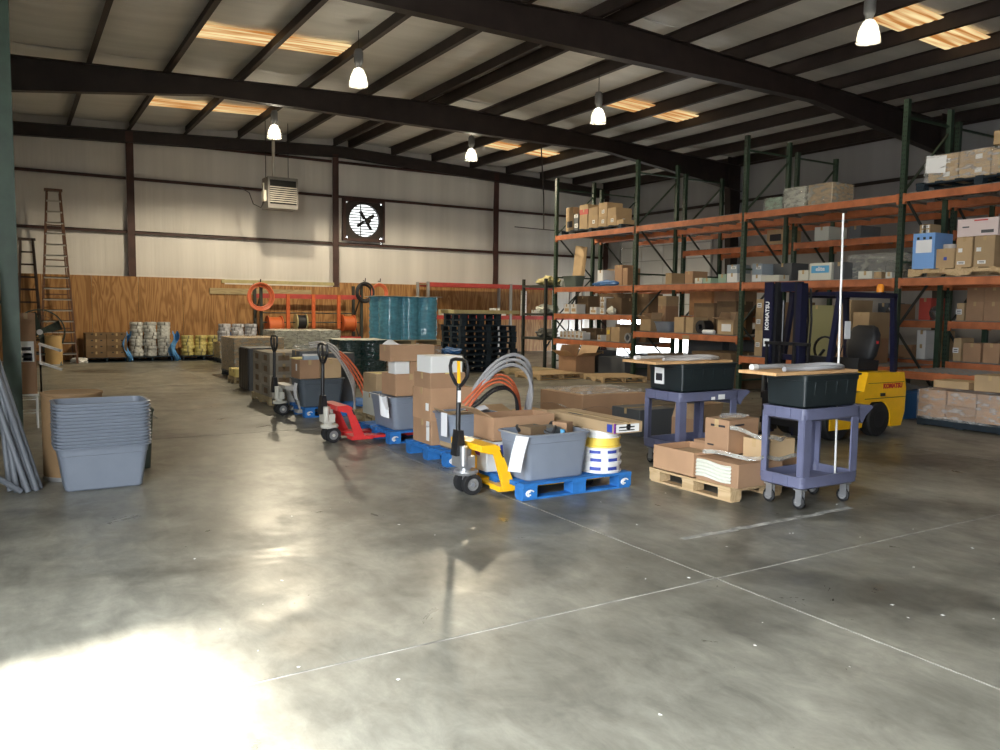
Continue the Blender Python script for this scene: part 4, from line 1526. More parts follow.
step_ladder('tall stepladder with pale treads against the left back wall', 1.06, 23.95, 4.55, .84, .30, 16, 'ladder_orange', 'aluminium')
step_ladder('shorter dark stepladder left of the tall one', .42, 24.1, 3.25, .60, .28, 10, 'ladder_dark', 'ladder_dark')
fibre_drum('tan fibre drum in front of the tall stepladder', .92, 23.55, .20, .75, 'drum_tan')
# drum fan
t = thing('drum_fan', 'big round dark floor fan between drum and stepladders', 'fan', (.62, 23.6, 0))
obj('fan_shell', MB().ring([(.55, -.12), (.58, -.12), (.58, .12), (.55, .12)], 30, (0, .0, .85), 'Y'), 'cage_dark', t, smooth=True)
for rr in (.14, .28, .42):
    obj('grille_ring', MB().ring([(rr, -.13), (rr + .008, -.13), (rr + .008, -.122), (rr, -.122)], 26, (0, 0, .85), 'Y'), 'cage_dark', t)
for k in range(10):
    a = PI * k / 10
    obj('grille_wire', MB().bar((-.56 * math.cos(a), -.135, .85 - .56 * math.sin(a)), (.56 * math.cos(a), -.135, .85 + .56 * math.sin(a)), .007, .007, (0, 1, 0)), 'cage_dark', t)
for k in range(4):
    a = PI / 2 * k + .4
    d = Vector((math.cos(a), 0, math.sin(a)))
    e = Vector((-math.sin(a), .3, math.cos(a)))
    c0 = Vector((0, 0, .85))
    pts = [c0 + d * .06 - e * .06, c0 + d * .5 - e * .14, c0 + d * .52 + e * .1, c0 + d * .06 + e * .06]
    obj('fan_blade', MB().loft([pts, [p + Vector((0, .01, 0)) for p in pts]]), 'cage_dark', t)
obj('fan_hub', MB().lathe([(0, -.14), (.07, -.14), (.07, .1), (0, .1)], 14, (0, 0, .85), 'Y'), 'zinc', t)
for s in (-1, 1):
    obj('fan_leg', MB().bar((s * .45, -.2, 0), (s * .38, 0, .48), .04, .04), 'cage_dark', t)
    obj('fan_leg', MB().bar((s * .45, .2, 0), (s * .38, 0, .48), .04, .04), 'cage_dark', t)
crumple('crumpled clear film on the floor at the foot of the ladder', 'stretch_film', 'film', (1.55, 24.15, 0), .20, .15, .14, 'white_plastic', 5)

# pallet with brown cartons
stringer_pallet('pallet of brown cartons against the plywood, right of the ladder', 1.68, 24.15, w=1.05, d=.85, m='pallet_dark')
for k in range(4):
    for q in range(2):
        carton('brown carton against the plywood, %s layer, %s half' % (['lowest', 'second', 'third', 'top'][k], ['left', 'right'][q]), 1.70 + .505 * q, 24.17, .1305 + .165 * k, .50, .8, .1645, 'dkbrown', group='cartons against the plywood',
               sticker=[('y', .25, .75, .05, .03, 'ink'), ('y', .7, .75, .05, .03, 'ink')])


def coil_stack(label_stack, xs, y, z0, r, hs, m, n, group):
    for i, x in enumerate(xs):
        z = z0
        for k in range(n[i]):
            h = hs
            key = ('coil', r, h, m)
            if key not in TOTE:
                TOTE[key] = MB().ring([(r * .42, .004), (r * .55, 0), (r * .95, 0), (r, h * .2), (r, h * .8), (r * .95, h), (r * .55, h), (r * .42, h - .004)], 18).mesh('cable_coil', True)
                TOTE[key].materials.append(MATS[m])
                bd = MB()
                for a in (4.5,):
                    bd.bar((math.cos(a) * (r + .001), math.sin(a) * (r + .001), h * .05), (math.cos(a) * (r + .001), math.sin(a) * (r + .001), h * .95), .022, .006, (math.cos(a), math.sin(a), 0))
                TOTE[key + ('b',)] = bd.mesh('strap')
                TOTE[key + ('b',)].materials.append(MATS['junk'])
            o = bpy.data.objects.new('cable_coil', TOTE[key])
            COL.objects.link(o)
            o.location = (x + random.uniform(-.022, .022), y + random.uniform(-.02, .02), z)
            o.rotation_euler = (0, 0, random.uniform(-.5, .5))
            pos = 'bottom' if k == 0 else 'top' if k == n[i] - 1 else ORD[k] + ' from the bottom'
            tag(o, '%s, %s stack, %s' % (label_stack, ['left', 'middle', 'right'][i], pos), 'cable coil', group)
            b_ = bpy.data.objects.new('strap', TOTE[key + ('b',)])
            COL.objects.link(b_)
            b_.parent = o
            z += hs + .001


stringer_pallet('low pallet under the tall white coil stacks', 2.78, 24.2, w=1.15, d=.9, m='pallet_dark')
coil_stack('grey-white cable coil on the plywood wall pallet', (2.99, 3.355, 3.72), 24.62, .131, .175, .095, 'coil_white', (10, 10, 10), 'grey-white cable coils')
stringer_pallet('low pallet under the short yellow coil stacks', 4.15, 24.2, w=1.15, d=.9, m='pallet_dark')
coil_stack('yellow cable coil on the plywood wall pallet', (4.36, 4.72, 5.08), 24.62, .131, .17, .095, 'coil_yellow', (6, 6, 6), 'yellow cable coils')
for k, (xx, w_, s_) in enumerate(((2.70, .10, 1), (3.93, .12, 2), (5.42, .12, 3))):
    rnd = random.Random(s_)
    o = obj('blue_film', MB().sheet(lambda u, v: (xx + w_ * 1.9 * (u - .5) * (1 - .35 * v) + .06 * math.sin(7 * v + s_), 24.22 + .10 * math.sin(5 * u + 6 * v), .0 + .80 * v + .06 * math.sin(9 * u)), 8, 9, .006), 'blue_sheet')
    tag(o, ['crumpled blue film hanging left of the white coil stacks', 'crumpled blue film between white and yellow coil stacks', 'crumpled blue film right of the yellow coil stacks'][k], 'film')
wrapped_load('low film-wrapped load carrying the silver coils', 4.90, 22.9, 1.15, .9, .55, 'film_milky', (2, 2, 2), 'tan', 'pallet_dark', 11)
coil_stack('silver printed cable coil on the low wrapped load', (5.10, 5.47, 5.84), 23.3, .59, .17, .095, 'coil_silver', (5, 5, 5), 'silver cable coils')

# ------------------------------------------------------------------ wire reel rack
t = thing('wire_reel_rack', 'red and orange rack for wire reels before the plywood wall', 'rack', (0, 0, 0))
for xx in (6.32, 9.45):
    for yy in (24.0, 24.7):
        obj('upright_post', B(xx - .04, xx + .04, yy - .04, yy + .04, 0, 2.25), 'rack_dark', t)
    obj('brace', MB().bar((xx, 24.0, .4), (xx, 24.7, 1.2), .03, .03), 'rack_dark', t)
    obj('brace', MB().bar((xx, 24.0, 2.0), (xx, 24.7, 1.2), .03, .03), 'rack_dark', t)
obj('beam', B(6.36, 9.41, 23.94, 24.0, 1.82, 1.95), 'beam_red', t)
obj('beam', B(6.36, 9.41, 24.66, 24.72, 1.82, 1.95), 'beam_red', t)
obj('beam', B(6.36, 9.41, 23.94, 24.0, .52, .66), 'beam_red', t)
obj('beam', B(6.36, 9.41, 24.66, 24.72, .52, .66), 'beam_red', t)
for xx in (7.10, 7.88, 8.68):
    obj('drop_post', B(xx - .05, xx + .05, 23.90, 23.96, .92, 1.95), 'bright_orange', t)
obj('axle_rod', MB().cyl((6.36, 24.05, 1.10), (9.41, 24.05, 1.10), .018, n=8), 'rack_dark', t)
obj('axle_rod', MB().cyl((6.36, 24.35, 1.38), (9.41, 24.35, 1.38), .018, n=8), 'rack_dark', t)


def spool(label, x, y, z, r, w, m, fl):
    t = thing('wire_spool', label, 'spool', (x, y, z))
    obj('wound_cable', MB().lathe([(0, -w / 2 + .02), (r * .86, -w / 2 + .02), (r * .86, w / 2 - .02), (0, w / 2 - .02)], 22, (0, 0, 0), 'X'), m, t, smooth=True)
    for s in (-1, 1):
        obj('flange', MB().lathe([(0, s * w / 2 - .015), (r, s * w / 2 - .015), (r, s * w / 2 + .015), (0, s * w / 2 + .015)], 22, (0, 0, 0), 'X'), fl, t, smooth=True)


spool('spool of orange cable on the left of the reel rack', 6.72, 24.05, 1.0, .30, .40, 'cable_orange', 'bright_orange')
spool('spool of black cable in the middle of the reel rack', 7.52, 24.05, 1.12, .24, .30, 'cable_black', 'lumber')
spool('spool of orange cable on the right of the reel rack', 9.02, 24.05, 1.08, .26, .36, 'cable_orange', 'bright_orange')


def hung_coil(label, x, y, z, r, m, n, m2=None):
    t = thing('hung_cable_coil', label, 'cable coil', (x, y, z))
    for k in range(n):
        a = random.uniform(-.04, .04)
        obj('cable_loop', MB().tube([((r + .03 * k - .05) * math.cos(q * PI / 14), a - .02 * k, -r * .8 + (r + .03 * k - .05) * 1.05 * math.sin(q * PI / 14)) for q in range(28)], .022, 6, closed=True), m, t, smooth=True)
    obj('hook', MB().tube([(0, .10, .16), (0, -.06, .14), (0, -.08, .24)], .015, 6), 'steel_black', t)


hung_coil('orange cable coil hanging on the left post of the reel rack', 6.26, 23.86, 2.12, .34, 'hose_orange', 4)
hung_coil('black cable coil hanging high at the right of the reel rack', 9.5, 23.86, 2.25, .26, 'cable_black', 4)
hung_coil('orange cable coil hanging beside the blue-wrapped pallet', 10.0, 23.86, 2.25, .26, 'hose_orange', 3)

# ------------------------------------------------------------------ red beam shelving at the back wall
t = thing('red_beam_rack', 'low shelving with red beams before the back wall', 'shelving', (0, 0, 0))
for xx in (11.75, 14.95, 18.1):
    for yy in (23.95, 24.75):
        obj('upright_post', B(xx - .04, xx + .04, yy - .04, yy + .04, 0, 2.45), 'galv', t)
for x0, x1 in ((11.8, 14.9), (15.0, 18.05)):
    for zz in (2.30, 1.22):
        for yy in (23.93, 24.72):
            obj('beam', B(x0, x1, yy, yy + .05, zz, zz + .13), 'beam_red', t)
        obj('shelf_board', B(x0, x1, 23.98, 24.72, zz + .06, zz + .10), 'pallet_old', t)
for k, (xx, w_, h_, kd, lb) in enumerate([(12.3, .35, .22, 'pale', 'pale carton on the red shelving left of the dark pallets'), (14.3, .25, .28, 'white', 'white small box on the red shelving, left of its post'), (14.6, .2, .2, 'white', 'low white box on the red shelving, beside its post'),
                                          (16.05, .32, .24, 'white', 'white box on the red shelving right of the white can tower')]):
    carton(lb, xx, 24.0, 1.325, w_, .3, h_, kd)
for k in range(5):
    o = obj('paint_can', MB().lathe([(0, 0), (.11, 0), (.11, .165), (.115, .17), (.11, .18), (0, .178)], 16), 'white_plastic', None, (15.62, 24.15, 1.325 + .182 * k), smooth=True)
    tag(o, 'white can in the tower on the red shelving, %s' % ['lowest', 'second from below', 'middle one', 'second from the top', 'topmost'][k], 'can', 'white cans in a tower')
    obj('can_handle', MB().ring([(.112, .04), (.116, .04), (.116, .06), (.112, .06)], 16), 'zinc', o)

# ================================================================== dark pallet stack and loose pallets
for k in range(8):
    ww, dd = 1.62, 1.05
    xx, yy = 9.46 + random.uniform(-.03, .03), 17.45 + random.uniform(-.03, .03)
    lb = 'dark blue pallet in the tall pallet stack, %s' % ('lowest' if k == 0 else ORD[k] + ' from the ground')
    pallet(lb, xx, yy, .1462 * k, ww, dd, 'pallet_dark', random.uniform(-.015, .015), group='stacked dark pallets')
for k in range(2):
    pallet('shorter dark pallet on the tall stack, %s' % ['lower one', 'upper one'][k], 9.50, 17.5, .1462 * (8 + k), 1.15, .95, 'pallet_dark', .02, group='stacked dark pallets')
o = obj('lumber_frame', MB().box(9.3, 11.2, 17.5, 17.6, 1.463, 1.55).box(9.3, 11.2, 18.2, 18.3, 1.463, 1.55).box(9.5, 9.6, 17.6, 18.2, 1.463, 1.55).box(10.4, 10.5, 17.6, 18.2, 1.463, 1.55), 'lumber')
tag(o, 'pale wooden frame lying across the top of the dark pallet stack', 'frame')
stringer_pallet('empty wooden pallet on the floor before the rack, left of the open box', 10.1, 14.95, w=1.3, d=1.0, m='pallet_wood', rz=.05)
stringer_pallet('second empty pallet below the first one, left of the open box', 10.3, 16.15, w=1.2, d=1.0, m='pallet_old', rz=.02)
stringer_pallet('broken pale pallet lying before the rack, right of the open box', 11.15, 13.65, w=1.05, d=1.1, m='pallet_wood', rz=-.25)
open_carton('open cardboard box on the floor at the foot of the rack', 11.45, 15.45, 0, .62, .62, .48, 'brown', .1, flaps=(150, 120, 160, 70), fl=.28)


# ================================================================== service carts
def service_cart(label, x0, y0, w, d, h, m='cart_plastic', handle=True, tray2=True):
    """two-tray moulded plastic cart on castors; x0,y0 near-left corner"""
    t = thing('service_cart', label, 'cart', (x0 + w / 2, y0 + d / 2, 0))
    zb, th = .17, .092

    def tray(z0, name):
        lo = [rrect(w - .05, d - .05, .03, 3, z0), rrect(w, d, .04, 3, z0 + .015), rrect(w, d, .04, 3, z0 + th), rrect(w + .012, d + .012, .045, 3, z0 + th), rrect(w + .012, d + .012, .045, 3, z0 + th + .012),
              rrect(w - .03, d - .03, .035, 3, z0 + th + .012), rrect(w - .04, d - .04, .03, 3, z0 + .035)]
        o = obj(name, MB().loft(lo), m, t, smooth=True)
        for q in range(2):
            xx = -w / 2 - .006
            yy = -d / 6 + d / 3 * q
            obj('rib', B(xx, xx + .008, yy - .006, yy + .006, z0 + .02, z0 + th), m, o)
        return o
    tray(zb, 'lower_tray')
    tray(h - th - .012, 'upper_tray')
    for sx in (-1, 1):
        for sy in (-1, 1):
            cx, cy = sx * (w / 2 - .012), sy * (d / 2 - .012)
            L = MB()
            a, b = .085, .055
            px0, px1 = (cx, cx - sx * a) if sx > 0 else (cx, cx + a)
            px0, px1 = min(cx, cx - sx * a), max(cx, cx - sx * a)
            py0, py1 = min(cy, cy - sy * b), max(cy, cy - sy * b)
            # L-shaped corner leg
            L.box(px0, px1, cy - .008 if sy > 0 else cy - .006, cy + .006 if sy > 0 else cy + .008, zb + .05, h - .05)
            L.box(cx - .008 if sx > 0 else cx - .006, cx + .006 if sx > 0 else cx + .008, py0, py1, zb + .05, h - .05)
            obj('leg', L, m, t)
    for sx in (-1, 1):
        for sy in (-1, 1):
            cx, cy = sx * (w / 2 - .07), sy * (d / 2 - .07)
            c = obj('castor_fork', MB().box(cx - .022, cx - .016, cy - .03, cy + .03, .05, .16).box(cx + .016, cx + .022, cy - .03, cy + .03, .05, .16).box(cx - .035, cx + .035, cy - .04, cy + .04, .155, .172), 'zinc', t)
            wh = obj('castor_wheel', MB().lathe([(0, -.014), (.050, -.014), (.058, -.008), (.058, .008), (.050, .014), (0, .014)], 18, (cx, cy + .012, .058), 'X'), 'rubber', t, smooth=True)
            obj('wheel_centre', MB().lathe([(0, -.016), (.036, -.016), (.036, .016), (0, .016)], 14, (cx, cy + .012, .058), 'X'), 'rubber_grey', wh)
    if handle:
        xh = w / 2
        obj('push_handle', MB().prism([(xh, h), (xh + .17, h - .01), (xh + .20, h - .03), (xh + .10, h - .10), (xh + .06, h - .16), (xh, h - .11)], -d / 2 + .02, d / 2 - .02, 'Y'), m, t)
    return t


c1 = service_cart('nearest lavender plastic service cart carrying a black tote', 5.38, 4.17, .71, .44, .83)
service_cart('farther lavender service cart behind the wrapped cartons', 5.66, 5.86, .82, .54, .785)
c2 = [o for o in bpy.data.objects if o.name.startswith('service_cart')][-1]
for k, (dx, ww) in enumerate(((.42, .05), (.52, .09))):
    so = obj('white_sticker', B(-.41 + dx, -.41 + dx + ww, -.283, -.277, .70, .70 + (.03 if k == 0 else .05)), 'sticker', c2)


def black_tote(label, x0, y0, z0, w, d, h, sign=False):
    o = obj('plastic_tote', tote_mesh(w, d, h, .012, .025), 'tote_black', None, (x0 + w / 2, y0 + d / 2, z0))
    tag(o, label, 'tote')
    for k in range(4):
        xx = -w / 2 + w * (.18 + .2 * k)
        obj('rib', MB().bar((xx, -d / 2 + .022, .03), (xx, -d / 2 + .0, h * .78), .012, .012, (0, 1, 0)), 'tote_black', o)
    if sign:
        s = obj('white_sign', B(-w / 2 - .006, -w / 2 + .016, .02, .15, h * .22, h * .80), 'sticker', o)
        obj('sign_print', B(-w / 2 - .008, -w / 2 - .005, .035, .13, h * .34, h * .60), 'ink', s)
    return o


bt1 = black_tote('black tote on the nearest lavender cart', 5.40, 4.19, .832, .68, .40, .27)
bt2 = black_tote('black tote with a white sign on the farther lavender cart', 5.70, 5.88, .787, .76, .50, .285, True)
for lb, x0, x1, y0, y1, z0 in (('plywood board laid over the black tote on the nearest cart', 5.08, 6.10, 4.22, 4.60, 1.103), ('plywood board laid over the black tote on the farther cart', 5.36, 6.42, 5.90, 6.40, 1.073)):
    o = obj('plywood_board', B(x0, x1, y0, y1, z0, z0 + .024), 'board')
    tag(o, lb, 'board')


def lying_hose(label, cx, cy, z, rx, ry, m, r=.02):
    pts = []
    for k in range(26):
        a = -2.5 + 4.9 * k / 25
        pts.append((cx + rx * math.cos(a), cy + ry * math.sin(a), z + r + .006 * math.sin(3 * a)))
    pts = [(cx - rx * 1.5, cy - ry * .7, z + r)] + pts + [(cx - rx * 1.6, cy + ry * .9, z + r)]
    o = obj('vacuum_hose', MB().tube(pts, r, 10), m, smooth=True)
    tag(o, label, 'hose')
    obj('hose_cuff', MB().cyl(pts[-1], (pts[-1][0] - .06, pts[-1][1], pts[-1][2]), r * 1.35, n=10), 'white_plastic', o, smooth=True)


lying_hose('grey hose looped on the board of the nearest cart', 5.76, 4.41, 1.127, .33, .155, 'hose_grey')
lying_hose('white hose looped on the board of the farther cart', 6.06, 6.14, 1.097, .34, .20, 'hose_white', .018)
o = obj('white_pole', MB().cyl((6.03, 4.345, .212), (6.19, 4.50, 2.46), .009, n=10), 'white_plastic', smooth=True)
o.data.transform(Matrix.Translation((0, 0, 0)))
tag(o, 'thin white pole standing upright in the nearest cart', 'pole')
for o_, f in ((o, None),):
    pass

# ================================================================== wooden pallet of wrapped cartons beside the cart
pallet('pale wooden pallet under wrapped cartons beside the nearest cart', 5.675 - .5, 5.16 - .575, w=1.0, d=1.15, m='pallet_wood', rz=PI / 2, h=.13)
ZP = .131
oc_ = open_carton('low open brown carton on the far left of the wooden pallet', 5.11, 5.10, ZP, .46, .52, .22, 'brown', flaps=(None, None, None, None))
obj('carton_divider', B(-.20, .20, -.24, .24, .15, .165), 'card_inside', oc_)
o = carton('low carton wound with white film on the near corner of the pallet', 5.12, 4.60, ZP, .55, .48, .20, 'brown', tape=False)
obj('white_film_band', MB().sheet(lambda u, v: (-.281 - .006 * math.sin(31 * v + 3 * u), .235 - .40 * u, .03 + .15 * v + .008 * math.sin(6 * u)), 8, 24, .002), 'card_pale', o)
carton('brown carton base layer at the back of the wooden pallet', 5.60, 5.10, ZP, .55, .50, .24, 'brown')
carton('brown carton beside the film-wound one, behind the cart', 5.70, 4.72, ZP, .48, .36, .18, 'brown')
carton('upright brown carton with printed lines, tallest on the wooden pallet', 5.30, 4.90, ZP + .222, .40, .27, .30, 'brown', .04, sticker=[('x', .15, .78, .16, .018, 'ink'), ('x', .6, .2, .07, .014, 'ink'), ('y', .2, .82, .12, .015, 'ink')])
carton('brown carton in front of the tallest one on the wooden pallet', 5.48, 4.62, ZP + .202, .36, .26, .17, 'tan', -.05, tape=True)
crumple('clear film crumpled on the tallest carton of the wooden pallet', 'stretch_film', 'film', (5.52, 5.04, ZP + .522), .15, .10, .035, 'film_clear', 12)
for k, (pts_) in enumerate([[(5.30, 4.885, .58), (5.42, 4.60, .52), (5.62, 4.59, .505), (5.86, 4.70, .50)], [(5.1, 5.0, .37), (5.3, 4.58, .36), (5.6, 4.58, .34), (6.0, 4.60, .33)]]):
    pv = [Vector(p) for p in pts_]

    def strip(u, v, pv=pv):
        s_ = u * (len(pv) - 1)
        j = min(int(s_), len(pv) - 2)
        p = pv[j].lerp(pv[j + 1], s_ - j)
        return (p.x, p.y - .012, p.z + .035 * v + .012 * math.sin(17 * u))
    o = obj('film_strip', MB().sheet(strip, 14, 1, .002), 'film_milky')
    tag(o, ['twisted strip of film across the upper cartons of the wooden pallet', 'strip of film across the lower cartons of the wooden pallet'][k], 'film')

# wrapped carton beyond the long flat box
t = thing('wrapped_carton', 'wide brown carton with torn film on top, behind the reels', 'carton', (7.35, 9.45, 0))
obj('carton_body', cbox(1.15, 1.05, .40, .01), 'card', t)
obj('carton_lid_panel', B(-.5, .5, -.45, .45, .400, .408), 'card_inside', t)
obj('torn_film', MB().sheet(lambda u, v: (-.62 + 1.24 * u, -.56 + 1.12 * v, .415 + .05 * abs(math.sin(7 * u + 3 * v)) * abs(math.cos(5 * v)) - (.22 if u < .08 or v < .08 else 0)), 16, 14, .003), 'film_clear', t)
carton('dark carton standing between the carts and the wide carton', 6.75, 7.7, 0, .6, .55, .34, 'slate')
open_carton('open brown carton under the farther cart', 6.65, 6.62, 0, .40, .40, .36, 'brown', .15, flaps=(70, 110, 100, None), fl=.18)

# ================================================================== forklift
def forklift():
    t = thing('forklift', 'yellow forklift with dark navy mast and overhead guard by the racks', 'forklift', (0, 0, 0))
    Y0, Y1 = 6.32, 7.12
    prof = [(8.62, .14), (9.26, .14), (9.33, .36), (9.44, .46), (9.72, .46), (9.84, .34), (9.88, .12), (10.10, .12), (10.17, .30), (10.18, .62), (10.12, .83), (9.35, .845), (9.28, .60), (8.62, .58)]
    obj('chassis', MB().prism(prof, Y0, Y1, 'Y'), 'lift_yellow', t)
    obj('panel_seam', B(9.30, 10.185, Y0 - .003, Y0, .50, .508), 'ink', t)
    obj('panel_seam', B(9.36, 10.13, Y0 - .003, Y0, .70, .706), 'ink', t)
    obj('latch', B(9.62, 9.70, Y0 - .02, Y0, .53, .57), 'steel_black', t)
    obj('floor_plate', B(8.62, 9.30, Y0 + .02, Y1 - .02, .58, .60), 'steel_black', t)
    obj('dashboard', MB().prism([(8.70, .60), (8.92, .60), (8.86, 1.05), (8.74, 1.05)], Y0 + .1, Y1 - .1, 'Y'), 'steel_black', t)
    lettering('KOMATSU', .088, 'ink_red', t, (9.88, Y0 - .003, .655), (1, 0, 0), (0, 0, 1), .004)
    for yy, nm in ((Y0 + .0, -1), (Y1, 1)):
        for xx, r in ((9.64, .23), (8.80, .26)):
            wh = obj('tyre', MB().lathe([(0, 0), (r - .02, 0), (r, .02), (r, .14), (r - .02, .16), (0, .16)], 24, (xx, yy + .01 if nm < 0 else yy - .17, r), 'Y'), 'rubber', t, smooth=True)
            obj('rim', MB().lathe([(0, -.004), (r * .5, -.004), (r * .5, .164), (0, .164)], 16, (xx, yy + .01 if nm < 0 else yy - .17, r), 'Y'), 'steel_black', wh)
    # seat
    seat = obj('seat', MB().prism([(9.35, .86), (9.78, .845), (9.80, .98), (9.36, 1.02)], Y0 + .16, Y1 - .16, 'Y'), 'seat_black', t)
    lo = []
    for dz_, w_, t_, off in ((0, .34, .13, 0), (.06, .42, .16, 0), (.2, .46, .17, .02), (.34, .44, .15, .05), (.43, .34, .12, .07), (.46, .22, .07, .08)):
        lo.append([(9.76 + off + p[0], 6.72 + p[1], .98 + dz_) for p in rrect(t_, w_, min(t_, w_) * .45, 3)])
    obj('backrest', MB().loft(lo), 'seat_black', t, smooth=True)
    obj('seat_tag', B(9.70, 9.74, Y0 + .135, Y0 + .145, 1.20, 1.24), 'ink_red', t)
    # overhead guard
    gz = 1.83
    for yy in (Y0 + .05, Y1 - .05):
        obj('guard_pillar', MB().bar((9.95, yy, .83), (9.87, yy, gz), .06, .06), 'navy', t)
        obj('guard_pillar', MB().bar((8.55, yy, .58), (8.78, yy, gz), .06, .06), 'navy', t)
        obj('guard_rail', MB().bar((8.74, yy, gz), (9.92, yy, gz), .06, .07), 'navy', t)
    for k in range(6):
        xx = 8.78 + .22 * k
        obj('guard_bar', B(xx - .025, xx + .025, Y0 + .05, Y1 - .05, gz - .01, gz + .03), 'navy', t)
    # mast: two outer channels, two inner channels, cross members, cylinders
    for yy in (6.60, 7.03):
        obj('mast_channel', MB().box(8.30, 8.42, yy - .035, yy + .035, .06, 1.96), 'navy', t)
        obj('inner_channel', B(8.32, 8.41, yy - .085 if yy > 6.7 else yy + .038, yy - .038 if yy > 6.7 else yy + .085, .10, 1.98), 'steel_black', t)
        obj('lift_cylinder', MB().cyl((8.46, yy + (.07 if yy < 6.7 else -.07), .2), (8.46, yy + (.07 if yy < 6.7 else -.07), 1.75), .022, n=10), 'steel_black', t)
    for zz, hh in ((1.86, .12), (1.0, .07), (.2, .1)):
        obj('mast_crossmember', B(8.38, 8.42, 6.63, 7.0, zz, zz + hh), 'navy', t)
    obj('mast_cover', B(8.28, 8.30, 6.985, 7.12, 1.02, 1.98), 'navy', t)
    lettering('KOMATSU', .078, 'sticker', t, (8.277, 7.055, 1.55), (0, 0, 1), (0, 1, 0), .003)
    obj('mast_sticker', B(8.274, 8.282, 7.01, 7.10, 1.16, 1.26), 'sticker', t)
    obj('mast_sticker', B(8.292, 8.302, 7.0, 7.055, .70, .86), 'sticker', t)
    for k in range(3):
        obj('hydraulic_hose', MB().tube([(8.54, 6.62 + .05 * k, 1.9), (8.58, 6.62 + .05 * k, 1.5), (8.56, 6.64 + .05 * k, .8)], .014, 6), 'rubber', t)
    # carriage with forks
    obj('carriage_bar', B(8.24, 8.30, 6.36, 7.08, .18, .26), 'steel_black', t)
    obj('carriage_bar', B(8.24, 8.30, 6.36, 7.08, .50, .58), 'steel_black', t)
    for k in range(4):
        yy = 6.40 + .21 * k
        obj('load_backrest_bar', B(8.25, 8.28, yy - .015, yy + .015, .58, 1.22), 'steel_black', t)
    obj('load_backrest_bar', B(8.25, 8.28, 6.38, 7.06, 1.19, 1.23), 'steel_black', t)
    for yy in (6.47, 6.97):
        obj('fork', MB().prism([(8.24, .60), (8.20, .60), (8.20, .09), (7.25, .06), (7.25, .05), (8.24, .045)], yy - .05, yy + .05, 'Y'), 'steel_black', t)
    obj('steering_column', MB().cyl((8.84, 6.72, 1.0), (8.98, 6.72, 1.12), .02, n=8), 'steel_black', t)
    obj('steering_wheel', MB().ring([(.15, -.012), (.172, -.012), (.172, .012), (.15, .012)], 20, (9.0, 6.72, 1.13), 'X'), 'steel_black', t)
    for k in range(3):
        obj('lever', MB().cyl((8.84, 6.52 - .06 * k, 1.02), (8.93, 6.52 - .06 * k, 1.22), .008, n=6), 'steel_black', t)
    bc = obj('beacon', MB().lathe([(0, 0), (.045, 0), (.045, .08), (.03, .11), (0, .115)], 14, (9.70, 6.45, gz + .04)), 'amber', t, smooth=True)
    obj('beacon_base', B(9.65, 9.75, 6.40, 6.50, gz + .03, gz + .045), 'steel_black', bc)
    obj('info_sheet', B(8.84, 8.95, Y0 + .005, Y0 + .012, 1.28, 1.50), 'paper', t)
    obj('capacity_box', B(9.02, 9.08, Y1 - .1, Y1 - .04, 1.25, 1.78), 'lumber', t)
    return t


forklift()

# ================================================================== pallet racks
RX = [12.38, 13.60, 13.86, 15.08]
FY = [17.6, 14.4, 11.2, 7.92, 4.64]
ZA, ZB = 3.52, 2.17


def pallet_rack(label, xf, xb, levels, h, deck=True):
    t = thing('pallet_rack', label, 'rack', (0, 0, 0))
    for y in FY:
        for x in (xf, xb):
            po = rack_post(x, y, h, t)
            if x == xf:
                post_holes(po, x, y, h)
        zb_ = [.25, 1.35, 2.45, 3.55, 4.65]
        for k in range(4):
            a, b = ((xf, zb_[k]), (xb, zb_[k + 1])) if k % 2 else ((xb, zb_[k]), (xf, zb_[k + 1]))
            obj('diagonal_brace', MB().bar((a[0], y, a[1]), (b[0], y, b[1]), .028, .035, (0, 1, 0)), 'rack_green' if k > 2 else 'rack_dark', t)
        for zz in (.22, 2.42, 4.72):
            obj('horizontal_brace', B(xf, xb, y - .014, y + .014, zz, zz + .035), 'rack_green', t)
    for b_ in range(4):
        y1, y0 = FY[b_] - .045, FY[b_ + 1] + .045
        for zt in levels[b_]:
            for x in (xf - .055, xb + .005):
                be = obj('beam', MB().prism([(x, zt - .12), (x + .05, zt - .12), (x + .05, zt), (x + (.02 if x < xf else .0), zt), (x + (.02 if x < xf else .0), zt - .03), (x, zt - .03)], y0, y1, 'Y'), 'beam_orange', t)
                for yy in (y0, y1):
                    obj('beam_bracket', B(x - .002, x + .052, yy - .03 if yy == y1 else yy - .01, yy + .01 if yy == y1 else yy + .03, zt - .16, zt + .01), 'beam_orange', be)
            if deck:
                w = MB()
                n = 30
                for k in range(n + 1):
                    yy = y0 + .04 + (y1 - y0 - .08) * k / n
                    w.box(xf - .03, xb + .03, yy - .004, yy + .004, zt + .000, zt + .008)
                for k in range(9):
                    xx = xf + (xb - xf) * k / 8
                    w.box(xx - .004, xx + .004, y0 + .02, y1 - .02, zt + .008, zt + .014)
                for k in range(6):
                    yy = y0 + .3 + (y1 - y0 - .6) * k / 5
                    w.box(xf, xb, yy - .015, yy + .015, zt - .035, zt - .001)
                d_ = obj('wire_deck', w, 'wire', t)
                d_['kind'] = 'stuff'
    return t


pallet_rack('front row of tall green pallet racks with orange beams', RX[0], RX[1], [(ZA, ZB, 1.48, .82), (ZA, ZB, 1.11), (ZA, ZB, .72), (ZA, ZB, .68)], 5.02)
pallet_rack('rear row of green pallet racks behind the front row', RX[2], RX[3], [(ZA, ZB), (ZA, 3.02, ZB, 1.48), (ZA, 3.02, ZB, 1.48, .78), (ZA, 3.02, ZB, 1.48, .78)], 4.85)

